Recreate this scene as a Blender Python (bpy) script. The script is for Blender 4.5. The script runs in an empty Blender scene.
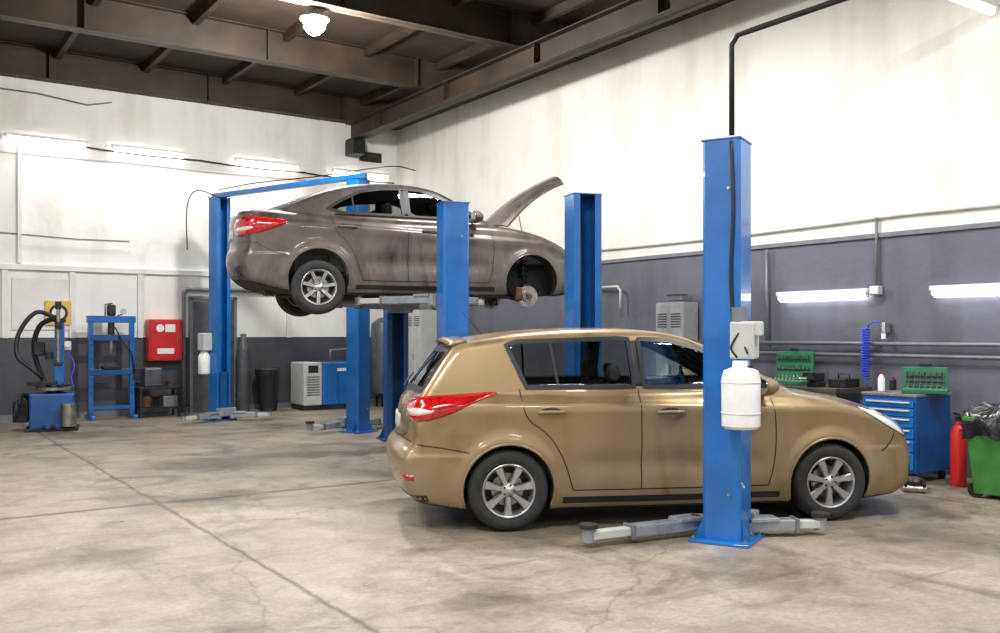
import bpy, bmesh, math, random
import numpy as np
from mathutils import Vector, Matrix
from mathutils.geometry import delaunay_2d_cdt
random.seed(4)
SC=bpy.context.scene
COL=SC.collection
try:
    SC.view_settings.view_transform='Standard'; SC.view_settings.look='None'; SC.view_settings.exposure=-.26
except Exception as ex: print(ex)

# ------------------------------------------------------------------ materials
def new_mat(name):
    m=bpy.data.materials.new(name); m.use_nodes=True
    nt=m.node_tree; b=nt.nodes['Principled BSDF']
    return m,nt,b
def mat(name,col,rough=.5,metal=0.,coat=0.,var=0.,vscale=6.,bump=0.,bscale=40.,emit=None,estr=0.,trans=0.):
    m,nt,b=new_mat(name)
    b.inputs['Base Color'].default_value=(*col,1); b.inputs['Roughness'].default_value=rough
    b.inputs['Metallic'].default_value=metal; b.inputs['Coat Weight'].default_value=coat
    b.inputs['Coat Roughness'].default_value=.04
    if trans: b.inputs['Transmission Weight'].default_value=trans
    tc=nt.nodes.new('ShaderNodeTexCoord')
    if var>0:
        n=nt.nodes.new('ShaderNodeTexNoise'); n.inputs['Scale'].default_value=vscale; n.inputs['Detail'].default_value=6
        nt.links.new(tc.outputs['Object'],n.inputs['Vector'])
        r=nt.nodes.new('ShaderNodeValToRGB')
        r.color_ramp.elements[0].position=.3; r.color_ramp.elements[1].position=.72
        r.color_ramp.elements[0].color=(*[c*(1-var) for c in col],1)
        r.color_ramp.elements[1].color=(*[min(1,c*(1+var*.6)) for c in col],1)
        nt.links.new(n.outputs['Fac'],r.inputs['Fac']); nt.links.new(r.outputs['Color'],b.inputs['Base Color'])
    if bump>0:
        n=nt.nodes.new('ShaderNodeTexNoise'); n.inputs['Scale'].default_value=bscale; n.inputs['Detail'].default_value=5
        nt.links.new(tc.outputs['Object'],n.inputs['Vector'])
        bp=nt.nodes.new('ShaderNodeBump'); bp.inputs['Strength'].default_value=bump; bp.inputs['Distance'].default_value=.01
        nt.links.new(n.outputs['Fac'],bp.inputs['Height']); nt.links.new(bp.outputs['Normal'],b.inputs['Normal'])
    if emit:
        b.inputs['Emission Color'].default_value=(*emit,1); b.inputs['Emission Strength'].default_value=estr
    return m
def paint_mat(name,col,dust,amt):
    """metallic car paint with procedural road dust (more of it low on the body)"""
    m,nt,b=new_mat(name); N=nt.nodes; L=nt.links
    tc=N.new('ShaderNodeTexCoord'); sep=N.new('ShaderNodeSeparateXYZ'); L.new(tc.outputs['Object'],sep.inputs[0])
    mr=N.new('ShaderNodeMapRange'); mr.inputs['From Min'].default_value=.2; mr.inputs['From Max'].default_value=.85; mr.inputs['To Min'].default_value=.66; mr.inputs['To Max'].default_value=.20; L.new(sep.outputs['Z'],mr.inputs['Value'])
    n=N.new('ShaderNodeTexNoise'); n.inputs['Scale'].default_value=2.6; n.inputs['Detail'].default_value=10; n.inputs['Roughness'].default_value=.7; n.inputs['Distortion'].default_value=.5
    mp=N.new('ShaderNodeMapping'); mp.inputs['Scale'].default_value=(1.3,1.3,.55); L.new(tc.outputs['Object'],mp.inputs['Vector']); L.new(mp.outputs[0],n.inputs['Vector'])
    nr=N.new('ShaderNodeMapRange'); nr.inputs['From Min'].default_value=.36; nr.inputs['From Max'].default_value=.64; L.new(n.outputs['Fac'],nr.inputs['Value'])
    mu=N.new('ShaderNodeMath'); mu.operation='MULTIPLY'; L.new(mr.outputs['Result'],mu.inputs[0]); L.new(nr.outputs['Result'],mu.inputs[1])
    m2=N.new('ShaderNodeMath'); m2.operation='MULTIPLY'; m2.inputs[1].default_value=amt; m2.use_clamp=True; L.new(mu.outputs[0],m2.inputs[0])
    mx=N.new('ShaderNodeMixRGB'); mx.inputs['Color1'].default_value=(*col,1); mx.inputs['Color2'].default_value=(*dust,1); L.new(m2.outputs[0],mx.inputs['Fac']); L.new(mx.outputs[0],b.inputs['Base Color'])
    def lin(a,c,sock):
        r=N.new('ShaderNodeMapRange'); r.inputs['To Min'].default_value=a; r.inputs['To Max'].default_value=c; r.inputs['From Max'].default_value=.6; L.new(m2.outputs[0],r.inputs['Value']); L.new(r.outputs['Result'],sock)
    lin(.33,.80,b.inputs['Roughness']); lin(.68,.05,b.inputs['Metallic']); lin(.85,.05,b.inputs['Coat Weight'])
    b.inputs['Coat Roughness'].default_value=.07
    return m
def glass_mat(name,tint,refl=.1):
    m=bpy.data.materials.new(name); m.use_nodes=True; nt=m.node_tree; nt.nodes.clear()
    o=nt.nodes.new('ShaderNodeOutputMaterial'); mx=nt.nodes.new('ShaderNodeMixShader')
    t=nt.nodes.new('ShaderNodeBsdfTransparent'); t.inputs['Color'].default_value=(*tint,1)
    g=nt.nodes.new('ShaderNodeBsdfGlossy'); g.inputs['Roughness'].default_value=.02
    lw=nt.nodes.new('ShaderNodeLayerWeight'); lw.inputs['Blend'].default_value=.35
    mr=nt.nodes.new('ShaderNodeMapRange'); mr.inputs['To Min'].default_value=refl; mr.inputs['To Max'].default_value=1.
    nt.links.new(lw.outputs['Fresnel'],mr.inputs['Value']); nt.links.new(mr.outputs['Result'],mx.inputs['Fac'])
    nt.links.new(t.outputs[0],mx.inputs[1]); nt.links.new(g.outputs[0],mx.inputs[2]); nt.links.new(mx.outputs[0],o.inputs['Surface'])
    return m
def wall_mat(name,low,high,split):
    m,nt,b=new_mat(name); N=nt.nodes; L=nt.links
    geo=N.new('ShaderNodeNewGeometry'); sep=N.new('ShaderNodeSeparateXYZ'); L.new(geo.outputs['Position'],sep.inputs[0])
    gt=N.new('ShaderNodeMath'); gt.operation='GREATER_THAN'; gt.inputs[1].default_value=split; L.new(sep.outputs['Z'],gt.inputs[0])
    n=N.new('ShaderNodeTexNoise'); n.inputs['Scale'].default_value=.7; n.inputs['Detail'].default_value=8; n.inputs['Roughness'].default_value=.62
    L.new(geo.outputs['Position'],n.inputs['Vector'])
    mp=N.new('ShaderNodeMapping'); mp.inputs['Scale'].default_value=(1.6,1.6,.25); L.new(geo.outputs['Position'],mp.inputs['Vector'])
    n2=N.new('ShaderNodeTexNoise'); n2.inputs['Scale'].default_value=1.5; n2.inputs['Detail'].default_value=6; L.new(mp.outputs[0],n2.inputs['Vector'])
    ad=N.new('ShaderNodeMath'); ad.operation='ADD'; L.new(n.outputs['Fac'],ad.inputs[0]); L.new(n2.outputs['Fac'],ad.inputs[1])
    def ramp(c,k):
        r=N.new('ShaderNodeValToRGB'); r.color_ramp.elements[0].position=.38; r.color_ramp.elements[1].position=.52
        r.color_ramp.elements[0].color=(c[0]*k,c[1]*k*.98,c[2]*k*.93,1); r.color_ramp.elements[1].color=(*c,1); return r
    hf=N.new('ShaderNodeMath'); hf.operation='MULTIPLY'; hf.inputs[1].default_value=.5; L.new(ad.outputs[0],hf.inputs[0])
    r1=ramp(low,.72); r2=ramp(high,.86)
    L.new(hf.outputs[0],r1.inputs['Fac']); L.new(hf.outputs[0],r2.inputs['Fac'])
    mx=N.new('ShaderNodeMixRGB'); L.new(gt.outputs[0],mx.inputs['Fac']); L.new(r1.outputs['Color'],mx.inputs['Color1']); L.new(r2.outputs['Color'],mx.inputs['Color2'])
    L.new(mx.outputs[0],b.inputs['Base Color']); b.inputs['Roughness'].default_value=.5
    bp=N.new('ShaderNodeBump'); bp.inputs['Strength'].default_value=.3; bp.inputs['Distance'].default_value=.02
    n3=N.new('ShaderNodeTexNoise'); n3.inputs['Scale'].default_value=7; n3.inputs['Detail'].default_value=8; L.new(geo.outputs['Position'],n3.inputs['Vector'])
    L.new(n3.outputs['Fac'],bp.inputs['Height']); L.new(bp.outputs['Normal'],b.inputs['Normal'])
    return m
def floor_mat():
    m,nt,b=new_mat('concrete_floor_mat'); N=nt.nodes; L=nt.links
    geo=N.new('ShaderNodeNewGeometry'); P=geo.outputs['Position']
    def noise(s,d=8,r=.6,dist=0,sc=None):
        n=N.new('ShaderNodeTexNoise'); n.inputs['Scale'].default_value=s; n.inputs['Detail'].default_value=d
        n.inputs['Roughness'].default_value=r; n.inputs['Distortion'].default_value=dist
        if sc:
            mp=N.new('ShaderNodeMapping'); mp.inputs['Scale'].default_value=sc[0]; mp.inputs['Rotation'].default_value=(0,0,sc[1]); L.new(P,mp.inputs['Vector']); L.new(mp.outputs[0],n.inputs['Vector'])
        else: L.new(P,n.inputs['Vector'])
        return n.outputs['Fac']
    def ramp(f,p0,c0,p1,c1):
        r=N.new('ShaderNodeValToRGB'); e=r.color_ramp.elements; e[0].position=p0; e[0].color=(*c0,1); e[1].position=p1; e[1].color=(*c1,1); L.new(f,r.inputs['Fac']); return r.outputs['Color']
    def mul(a,c,f=1.):
        x=N.new('ShaderNodeMixRGB'); x.blend_type='MULTIPLY'; x.inputs['Fac'].default_value=f; L.new(a,x.inputs['Color1']); L.new(c,x.inputs['Color2']); return x.outputs[0]
    base=ramp(noise(.45,9,.62,.4),.34,(.30,.255,.20),.66,(.42,.37,.295))
    base=mul(base,ramp(noise(1.9,10,.72,.8),.34,(.68,.67,.65),.58,(1,1,1)))
    base=mul(base,ramp(noise(26,7,.75),.34,(.70,.69,.68),.6,(1.,1.,1.)))
    base=mul(base,ramp(noise(90,3,.7),.38,(.84,.84,.84),.55,(1.,1.,1.)))
    base=mul(base,ramp(noise(.8,5,.6,1.8),.33,(.55,.53,.51),.44,(1,1,1)),.8)
    base=mul(base,ramp(noise(2.6,6,.65,.6),.66,(1,1,1),.74,(.46,.44,.42)),.75)
    base=mul(base,ramp(noise(1.,6,.6,.4,((.35,5.,1),.45)),.60,(1,1,1),.70,(.60,.58,.56)),.7)
    base=mul(base,ramp(noise(1.,6,.6,.4,((4.5,.3,1),.1)),.60,(1,1,1),.70,(.64,.62,.60)),.6)
    sep=N.new('ShaderNodeSeparateXYZ'); L.new(P,sep.inputs[0])
    wob=noise(1.1,9,.72); wob2=noise(2.3,8,.7,.5)
    def M(op,a,bv=None):
        x=N.new('ShaderNodeMath'); x.operation=op
        for i,v in enumerate((a,bv)):
            if v is None: continue
            if isinstance(v,(int,float)): x.inputs[i].default_value=v
            else: L.new(v,x.inputs[i])
        return x.outputs[0]
    st=None
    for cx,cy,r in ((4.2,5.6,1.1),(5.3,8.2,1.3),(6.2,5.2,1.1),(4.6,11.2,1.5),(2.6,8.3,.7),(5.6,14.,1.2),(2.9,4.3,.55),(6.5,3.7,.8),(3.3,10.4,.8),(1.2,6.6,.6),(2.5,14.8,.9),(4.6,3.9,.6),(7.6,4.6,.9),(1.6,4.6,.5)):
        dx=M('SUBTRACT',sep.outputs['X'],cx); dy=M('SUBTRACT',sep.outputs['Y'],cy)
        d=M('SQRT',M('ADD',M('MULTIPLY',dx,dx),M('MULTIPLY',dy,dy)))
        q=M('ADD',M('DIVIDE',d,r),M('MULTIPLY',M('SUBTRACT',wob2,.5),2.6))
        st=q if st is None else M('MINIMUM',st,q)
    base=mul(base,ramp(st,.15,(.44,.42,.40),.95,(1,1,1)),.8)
    w=M('MULTIPLY',M('SUBTRACT',wob,.5),.16)
    def joint(axis,pos,wd):
        d=M('ABSOLUTE',M('SUBTRACT',M('ADD',sep.outputs[axis],w),pos))
        return M('MINIMUM',M('DIVIDE',d,wd),1.)
    j=None
    for ax,p,wd in (('X',2.1,.028),('Y',8.4,.06),('Y',13.6,.05),('Y',2.4,.02),('X',8.0,.02)):
        q=joint(ax,p,wd); j=q if j is None else M('MINIMUM',j,q)
    base=mul(base,ramp(j,.15,(.33,.30,.27),1.,(1,1,1)),.9)
    v=N.new('ShaderNodeTexVoronoi'); v.feature='DISTANCE_TO_EDGE'; v.inputs['Scale'].default_value=.36
    dm=N.new('ShaderNodeMixRGB'); dm.blend_type='ADD'; dm.inputs['Fac'].default_value=.6
    nn=N.new('ShaderNodeTexNoise'); nn.inputs['Scale'].default_value=1.6; nn.inputs['Detail'].default_value=7; L.new(P,nn.inputs['Vector'])
    L.new(P,dm.inputs['Color1']); L.new(nn.outputs['Color'],dm.inputs['Color2']); L.new(dm.outputs[0],v.inputs['Vector'])
    base=mul(base,ramp(v.outputs['Distance'],.0,(.45,.42,.38),.005,(1,1,1)),.65)
    L.new(base,b.inputs['Base Color'])
    rr=N.new('ShaderNodeMapRange'); rr.inputs['From Min'].default_value=.3; rr.inputs['From Max'].default_value=.7; rr.inputs['To Min'].default_value=.26; rr.inputs['To Max'].default_value=.62; L.new(noise(1.7,6),rr.inputs['Value']); L.new(rr.outputs['Result'],b.inputs['Roughness'])
    bp=N.new('ShaderNodeBump'); bp.inputs['Strength'].default_value=.25; bp.inputs['Distance'].default_value=.01; L.new(noise(30,8,.7),bp.inputs['Height']); L.new(bp.outputs['Normal'],b.inputs['Normal'])
    return m

M_blue=mat('blue_enamel',(.005,.135,.45),.32,0,.35,.26,3.)
M_blue_d=mat('blue_enamel_worn_shaded',(.006,.075,.27),.4,0,.2,.3,5.)  # darker worn blue; on one lift post it paints in shade
M_grey=mat('grey_steel_paint',(.30,.34,.38),.4,.3,0,.3,8.)
M_lgrey=mat('light_grey_enamel',(.50,.51,.50),.45,0,0,.12,5.)
M_mgrey=mat('mid_grey_metal',(.19,.20,.22),.5,.3,0,.2,6.)
M_locker=mat('locker_grey',(.30,.32,.33),.5,0,0,.2,6.)
M_black=mat('black_plastic',(.012,.012,.013),.45,0,0,.2,10.)
M_rubber=mat('tyre_rubber',(.024,.022,.021),.8,0,0,.4,14.,.2,60)
M_dark=mat('dark_metal',(.03,.03,.034),.5,.5,0,.4,8.)
M_tank=mat('grey_vessel',(.085,.095,.11),.4,.2,0,.3,6.)
M_alloy=mat('alloy_silver',(.50,.50,.51),.32,.85,.2,.18,8.)
M_steel=mat('worn_steel',(.38,.36,.34),.35,.9,0,.35,12.)
M_rust=mat('rusty_iron',(.12,.065,.04),.7,.5,0,.5,16.)
M_chrome=mat('chrome',(.8,.8,.8),.08,1.)
M_red=mat('red_enamel',(.55,.015,.014),.35,0,.3,.12,5.)
M_white=mat('white_paint',(.78,.78,.77),.5,0,0,.08,4.)
M_plate=mat('plate_white',(.5,.5,.48),.5,0,0,.2,9.)
M_wplast=mat('white_translucent_plastic',(.78,.79,.78),.35,0,.2,.08,8.)
M_green=mat('green_plastic',(.04,.19,.035),.45,0,.1,.25,7.)
M_teal=mat('green_toolcase',(.012,.15,.07),.4,0,.1,.2,9.)
M_yellow=mat('yellow_sign',(.70,.47,.10),.5,0,0,.05,9.)
M_bluepl=mat('blue_hose',(.02,.05,.6),.3,0,.3,.05,9.)
M_beam=mat('brown_ceiling_steel',(.044,.029,.019),.6,.1,0,.55,1.6)
M_deck=mat('brown_roof_deck',(.044,.029,.020),.8,0,0,.45,1.2,.3,12)
M_tube=mat('fluorescent_glow',(1,1,1),.5,emit=(1.,.99,.97),estr=12.)
M_lampglow=mat('lamp_glow',(1,1,1),.5,emit=(1.,.98,.95),estr=130.)
M_gold=paint_mat('gold_car_paint',(.29,.205,.095),(.24,.195,.135),1.25)
M_brown=paint_mat('brown_car_paint',(.088,.068,.061),(.16,.142,.125),1.5)
M_glass=glass_mat('car_window_glass',(.68,.72,.70),.09)
M_lens=mat('headlight_lens',(.80,.82,.84),.12,.1,1.)
M_tail=mat('tail_light_red',(.45,.006,.008),.14,0,1.,.45,30.)
M_tailw=mat('tail_light_clear',(.75,.55,.5),.1,0,1.)
M_seat=mat('seat_fabric',(.15,.15,.155),.85,0,0,.3,20.)
M_under=mat('underbody_black',(.018,.017,.016),.8,0,0,.4,12.)
M_bag=mat('black_bin_bag',(.012,.012,.014),.28,0,.2,0,1,.9,14)
M_wood=mat('bench_wood',(.07,.05,.035),.6,0,0,.4,6.)
M_conc=floor_mat()

# ------------------------------------------------------------------ helpers
def empty(name,loc=(0,0,0),rz=0.):
    e=bpy.data.objects.new(name,None); e.location=loc; e.rotation_euler=(0,0,rz); e.empty_display_size=.2; COL.objects.link(e); return e
def mobj(name,verts,faces,m,parent=None,smooth=False,loc=None,rot=None,bevel=0.,bseg=2):
    me=bpy.data.meshes.new(name); me.from_pydata([tuple(v) for v in verts],[],[tuple(f) for f in faces]); me.update()
    mm=m if isinstance(m,(list,tuple)) else [m]
    for x in mm: me.materials.append(x)
    if smooth:
        me.polygons.foreach_set('use_smooth',[True]*len(me.polygons))
    o=bpy.data.objects.new(name,me); COL.objects.link(o)
    if loc: o.location=loc
    if rot: o.rotation_euler=rot
    if parent: o.parent=parent
    if bevel>0:
        b=o.modifiers.new('bevel','BEVEL'); b.width=bevel; b.segments=bseg; b.limit_method='ANGLE'; b.angle_limit=math.radians(40)
    return o
def box(name,size,loc,m,parent=None,rot=None,bevel=0.,bseg=2):
    x,y,z=[s/2 for s in size]
    v=[(-x,-y,-z),(x,-y,-z),(x,y,-z),(-x,y,-z),(-x,-y,z),(x,-y,z),(x,y,z),(-x,y,z)]
    f=[(0,3,2,1),(4,5,6,7),(0,1,5,4),(1,2,6,5),(2,3,7,6),(3,0,4,7)]
    return mobj(name,v,f,m,parent,False,loc,rot,bevel,bseg)
def lathe(name,prof,m,parent=None,axis='z',seg=32,loc=None,rot=None,cap=True):
    v=[];f=[];n=len(prof)
    for i in range(seg):
        a=2*math.pi*i/seg; c,s=math.cos(a),math.sin(a)
        for r,h in prof:
            if axis=='z': v.append((r*c,r*s,h))
            elif axis=='y': v.append((r*c,h,-r*s))
            else: v.append((h,r*c,r*s))
    for i in range(seg):
        j=(i+1)%seg
        for k in range(n-1):
            f.append((i*n+k,j*n+k,j*n+k+1,i*n+k+1))
    if cap:
        if prof[0][0]>1e-5: f.append([i*n for i in range(seg)][::-1])
        if prof[-1][0]>1e-5: f.append([i*n+n-1 for i in range(seg)])
    o=mobj(name,v,f,m,parent,True,loc,rot)
    es=o.modifiers.new('es','EDGE_SPLIT'); es.split_angle=math.radians(35)
    return o
def cyl(name,r,h,loc,m,parent=None,axis='z',seg=24,rot=None,r2=None):
    r2=r if r2 is None else r2
    return lathe(name,[(r,-h/2),(r2,h/2)],m,parent,axis,seg,loc,rot)
def smooth_path(pts,n=6):
    P=[Vector(p) for p in pts]; out=[]
    Q=[P[0]*2-P[1]]+P+[P[-1]*2-P[-2]]
    for i in range(1,len(Q)-2):
        for k in range(n):
            t=k/n; a,b,c,d=Q[i-1],Q[i],Q[i+1],Q[i+2]
            out.append(.5*((2*b)+(c-a)*t+(2*a-5*b+4*c-d)*t*t+(3*b-a-3*c+d)*t**3))
    out.append(P[-1]); return out
def tube(name,pts,r,m,parent=None,seg=10,smooth=0,closed=False):
    P=smooth_path(pts,smooth) if smooth else [Vector(p) for p in pts]
    n=len(P); v=[];f=[]; up=None
    for i in range(n):
        if closed: d=(P[(i+1)%n]-P[i-1]).normalized()
        elif i==0: d=(P[1]-P[0]).normalized()
        elif i==n-1: d=(P[-1]-P[-2]).normalized()
        else: d=((P[i+1]-P[i]).normalized()+(P[i]-P[i-1]).normalized()).normalized()
        if up is None:
            up=Vector((0,0,1)) if abs(d.z)<.9 else Vector((1,0,0))
        up=(up-d*up.dot(d)).normalized(); s=d.cross(up)
        for k in range(seg):
            a=2*math.pi*k/seg; v.append(P[i]+up*(r*math.cos(a))+s*(r*math.sin(a)))
    m_=n if closed else n-1
    for i in range(m_):
        j=(i+1)%n
        for k in range(seg):
            l=(k+1)%seg; f.append((i*seg+k,i*seg+l,j*seg+l,j*seg+k))
    if not closed:
        f.append(list(range(seg))[::-1]); f.append([(n-1)*seg+k for k in range(seg)])
    return mobj(name,v,f,m,parent,True)
def prism(name,poly,h,m,parent=None,loc=None,rot=None,bevel=0.):
    n=len(poly); v=[(x,y,0) for x,y in poly]+[(x,y,h) for x,y in poly]
    f=[list(range(n))[::-1],list(range(n,2*n))]+[(i,(i+1)%n,n+(i+1)%n,n+i) for i in range(n)]
    return mobj(name,v,f,m,parent,False,loc,rot,bevel)

# ------------------------------------------------------------------ SDF car modelling
def chaikin(P,it=3,closed=True):
    P=np.array(P,float)
    for _ in range(it):
        if closed:
            Q=np.roll(P,-1,0); P=np.stack([.75*P+.25*Q,.25*P+.75*Q],1).reshape(-1,2)
        else:
            a=P[:-1];b=P[1:]; M_=np.stack([.75*a+.25*b,.25*a+.75*b],1).reshape(-1,2); P=np.vstack([P[:1],M_,P[-1:]])
    return P
def poly_sd(P,X,Z):
    d2=np.full(X.shape,1e9); ins=np.zeros(X.shape,bool); n=len(P)
    for i in range(n):
        ax,az=P[i]; bx,bz=P[(i+1)%n]; ex,ez=bx-ax,bz-az; L=ex*ex+ez*ez+1e-12
        t=np.clip(((X-ax)*ex+(Z-az)*ez)/L,0,1)
        d2=np.minimum(d2,(X-ax-t*ex)**2+(Z-az-t*ez)**2)
        if az!=bz:
            c=((az>Z)!=(bz>Z))&(X<ex*(Z-az)/(ez)+ax); ins^=c
    d=np.sqrt(d2); return np.where(ins,-d,d)
class Grid2:
    def __init__(s,P,m=.7,h=.01):
        P=np.array(P); s.x0=P[:,0].min()-m; s.z0=P[:,1].min()-m; s.h=h
        nx=int((P[:,0].max()+m-s.x0)/h)+2; nz=int((P[:,1].max()+m-s.z0)/h)+2
        X,Z=np.meshgrid(s.x0+np.arange(nx)*h,s.z0+np.arange(nz)*h,indexing='ij'); s.V=poly_sd(P,X,Z); s.nx=nx;s.nz=nz
    def __call__(s,x,z):
        u=np.clip((x-s.x0)/s.h,0,s.nx-1.001); w=np.clip((z-s.z0)/s.h,0,s.nz-1.001)
        i=u.astype(int);j=w.astype(int);a=u-i;b=w-j;V=s.V
        return (V[i,j]*(1-a)+V[i+1,j]*a)*(1-b)+(V[i,j+1]*(1-a)+V[i+1,j+1]*a)*b
def smax(a,b,k):
    h=np.maximum(k-np.abs(a-b),0); return np.maximum(a,b)+h*h/(4*k)
def smin(a,b,k): return -smax(-a,-b,k)
def sstep(t):
    t=np.clip(t,0,1); return t*t*(3-2*t)
def tab(pts):
    P=chaikin(pts,3,False); return lambda z: np.interp(z,P[:,0],P[:,1])

class Car:
    def __init__(s,spec):
        s.__dict__.update(spec)
        s.L=Grid2(chaikin(s.lower)); s.G=Grid2(chaikin(s.green)); s.wf=tab(s.wtab); s.gf=tab(s.gtab)
        s.holes=[Grid2(np.array(p),.4) for p in s.side_windows]
        s.hr=Grid2(np.array(s.rear_window),.5); s.hf=Grid2(np.array(s.wind_screen),.5)
    def outer(s,x,y,z):
        ay=np.abs(y); q=ay/s.W
        sf=sstep((x-1.9)/1.5); sr=sstep((.35-x)/1.2); qq=np.power(q,2.5)
        xs=x+s.kf*sf*qq-s.kr*sr*qq
        w=s.wf(z)-.05*sf*sf-.045*sr*sr
        for ax in (0,s.wb):
            r=np.hypot(x-ax,z-s.R); w=w+.022*np.exp(-(np.maximum(r-s.RA-.015,0)/.055)**2)*np.where(r>s.RA-.05,1.,.0)
        zc=s.crz+s.crs*(x-1.2)
        t=(z-zc); w=w+s.cra*np.where(t<0,np.exp(-(t/.10)**2),np.exp(-(t/.025)**2))
        w=w-.020*np.exp(-((z-.50)/.085)**2)*sstep((x-.42)/.25)*sstep((s.wb-.45-x)/.25)
        w=w+.008*sstep((.60-z)/.03)*(sstep((x-s.wb-.25)/.15)+sstep((-.28-x)/.15))
        dB=smax(s.L(xs,z+.05*q*q),(ay-w)*.97,.07)
        xg=x+s.kgf*sstep((x-.9)/.9)*q*q-s.kgr*sstep((.5-x)/.9)*q*q
        wg=s.gf(z)-s.gtr*sstep((.7-x)/1.2)-.03*sstep((x-1.2)/1.)
        dG=smax(s.G(xg,z+.045*q*q),(ay-wg)*.94,.07)
        return smin(dB,dG,.025)
    def solid(s,x,y,z):
        ay=np.abs(y); o=s.outer(x,y,z); d=o
        cav=np.maximum(o+.05,np.maximum(np.maximum(s.cab[0]-x,x-s.cab[1]),.36-z))
        for ax in (0,s.wb):
            r=np.hypot(x-ax,z-s.R); well=np.maximum(r-s.RA,.50-ay)
            cav=np.maximum(cav,-(well-.04)); d=smax(d,-well,.008)
        d=np.maximum(d,-cav)
        for h in s.holes: d=np.maximum(d,-np.maximum(h(x,z)+.006,.3-ay))
        d=np.maximum(d,-np.maximum(s.hr(y,z)+.006,x-.6)); d=np.maximum(d,-np.maximum(s.hf(y,z)+.006,1.2-x))
        if s.bay:
            d=np.maximum(d,-np.maximum(np.maximum(2.36-x,x-3.16),np.maximum(ay-.60,.55-z)))
        return d
    def grad(s,f,P,h):
        g=np.empty_like(P)
        for a in range(3):
            e=np.zeros(3); e[a]=h
            g[:,a]=(f(*(P+e).T)-f(*(P-e).T))/(2*h)
        return g
    def cast(s,P,D,off):
        t=np.zeros(len(P))
        for _ in range(70):
            Q=P+t[:,None]*D; t+=np.minimum(s.outer(*Q.T),.3)*.75
        Q=P+t[:,None]*D; g=s.grad(s.outer,Q,.008); g/=np.linalg.norm(g,axis=1)[:,None]+1e-9
        off=np.asarray(off); off=off[:,None] if off.ndim else off
        return Q+g*off
    def frame(s,k):
        c=math.sqrt(.5)
        return {'side':((0,-1.25,0),(1,0,0),(0,1,0)),'rear':((-1.5,0,0),(0,1,0),(1,0,0)),'front':((4.1,0,0),(0,1,0),(-1,0,0)),
                'rq':((-.75-.6,-.75-.6,0),(c,-c,0),(c,c,0)),'fq':((3.3+.6,-.7-.6,0),(c,c,0),(-c,c,0)),'top':None}[k]
    def to3(s,uv,fr):
        uv=np.asarray(uv,float)
        if fr=='top':
            return np.stack([uv[:,0],uv[:,1],np.full(len(uv),2.)],1),np.array([0,0,-1.])
        o,R,D=s.frame(fr); o=np.array(o);R=np.array(R);D=np.array(D)
        o=o-R*(o@R)
        P=o+uv[:,:1]*R; P[:,2]=uv[:,1]; return P,D.astype(float)
    def emit(s,name,V,F,m,mirror):
        V=[tuple(p) for p in V]; F=[tuple(f) for f in F]
        if mirror:
            n=len(V); V=V+[(x,-y,z) for x,y,z in V]; F=F+[tuple(i+n for i in f[::-1]) for f in F]
        return mobj(name,V,F,m,s.emp,True)
    def patch(s,name,poly,fr,m,off=.004,mirror=True,bulge=0.,step=.03,skirt=.012):
        P=np.array(poly,float); B=[]
        for i in range(len(P)):
            a=P[i];b=P[(i+1)%len(P)];k=max(1,int(np.linalg.norm(b-a)/step))
            for j in range(k): B.append(a+(b-a)*j/k)
        B=np.array(B); nb=len(B)
        gx=np.arange(P[:,0].min(),P[:,0].max(),step); gz=np.arange(P[:,1].min(),P[:,1].max(),step)
        X,Z=np.meshgrid(gx,gz); X=X.ravel();Z=Z.ravel(); sd=poly_sd(P,X,Z); k=sd<-step*.5
        A=np.vstack([B,np.stack([X[k],Z[k]],1)])
        r=delaunay_2d_cdt([Vector(p) for p in A],[(i,(i+1)%nb) for i in range(nb)],[],1,1e-6)
        U=np.array([tuple(p) for p in r[0]]); F=[list(f) for f in r[2]]
        offs=np.full(len(U),off)
        if bulge: offs=offs+bulge*(1-np.exp(poly_sd(P,U[:,0],U[:,1])/.02))
        S,D=s.to3(U,fr); V=s.cast(S,D,offs)
        f=F[0]; nn=np.cross(V[f[1]]-V[f[0]],V[f[2]]-V[f[0]])
        if nn@D>0: F=[g[::-1] for g in F]
        cnt={}
        for g in F:
            for i in range(len(g)):
                e=(g[i],g[(i+1)%len(g)]); cnt[e]=1
        be=[e for e in cnt if (e[1],e[0]) not in cnt]; nm={}; V=list(V)
        for e in be:
            for q in e:
                if q not in nm: nm[q]=len(V); V.append(V[q]+D*skirt)
        for a,b in be: F.append([b,a,nm[a],nm[b]])
        return s.emit(name,V,F,m,mirror)
    def ribbon(s,name,path,fr,m,w=.006,off=.0015,closed=False,mirror=True,step=.03):
        P=np.array(path,float); B=[]; n=len(P)
        for i in range(n if closed else n-1):
            a=P[i];b=P[(i+1)%n];k=max(1,int(np.linalg.norm(b-a)/step))
            for j in range(k): B.append(a+(b-a)*j/k)
        if not closed: B.append(P[-1])
        B=np.array(B); n=len(B)
        if closed: T=np.roll(B,-1,0)-np.roll(B,1,0)
        else: T=np.gradient(B,axis=0)
        T/=np.linalg.norm(T,axis=1)[:,None]+1e-9; N_=np.stack([-T[:,1],T[:,0]],1)
        U=np.vstack([B+N_*w/2,B-N_*w/2]); S,D=s.to3(U,fr); V=s.cast(S,D,off)
        F=[(i,(i+1)%n,n+(i+1)%n,n+i) for i in range(n if closed else n-1)]
        nn=np.cross(V[F[0][1]]-V[F[0][0]],V[F[0][2]]-V[F[0][0]])
        if nn@D>0: F=[g[::-1] for g in F]
        return s.emit(name,V,F,m,mirror)
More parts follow.
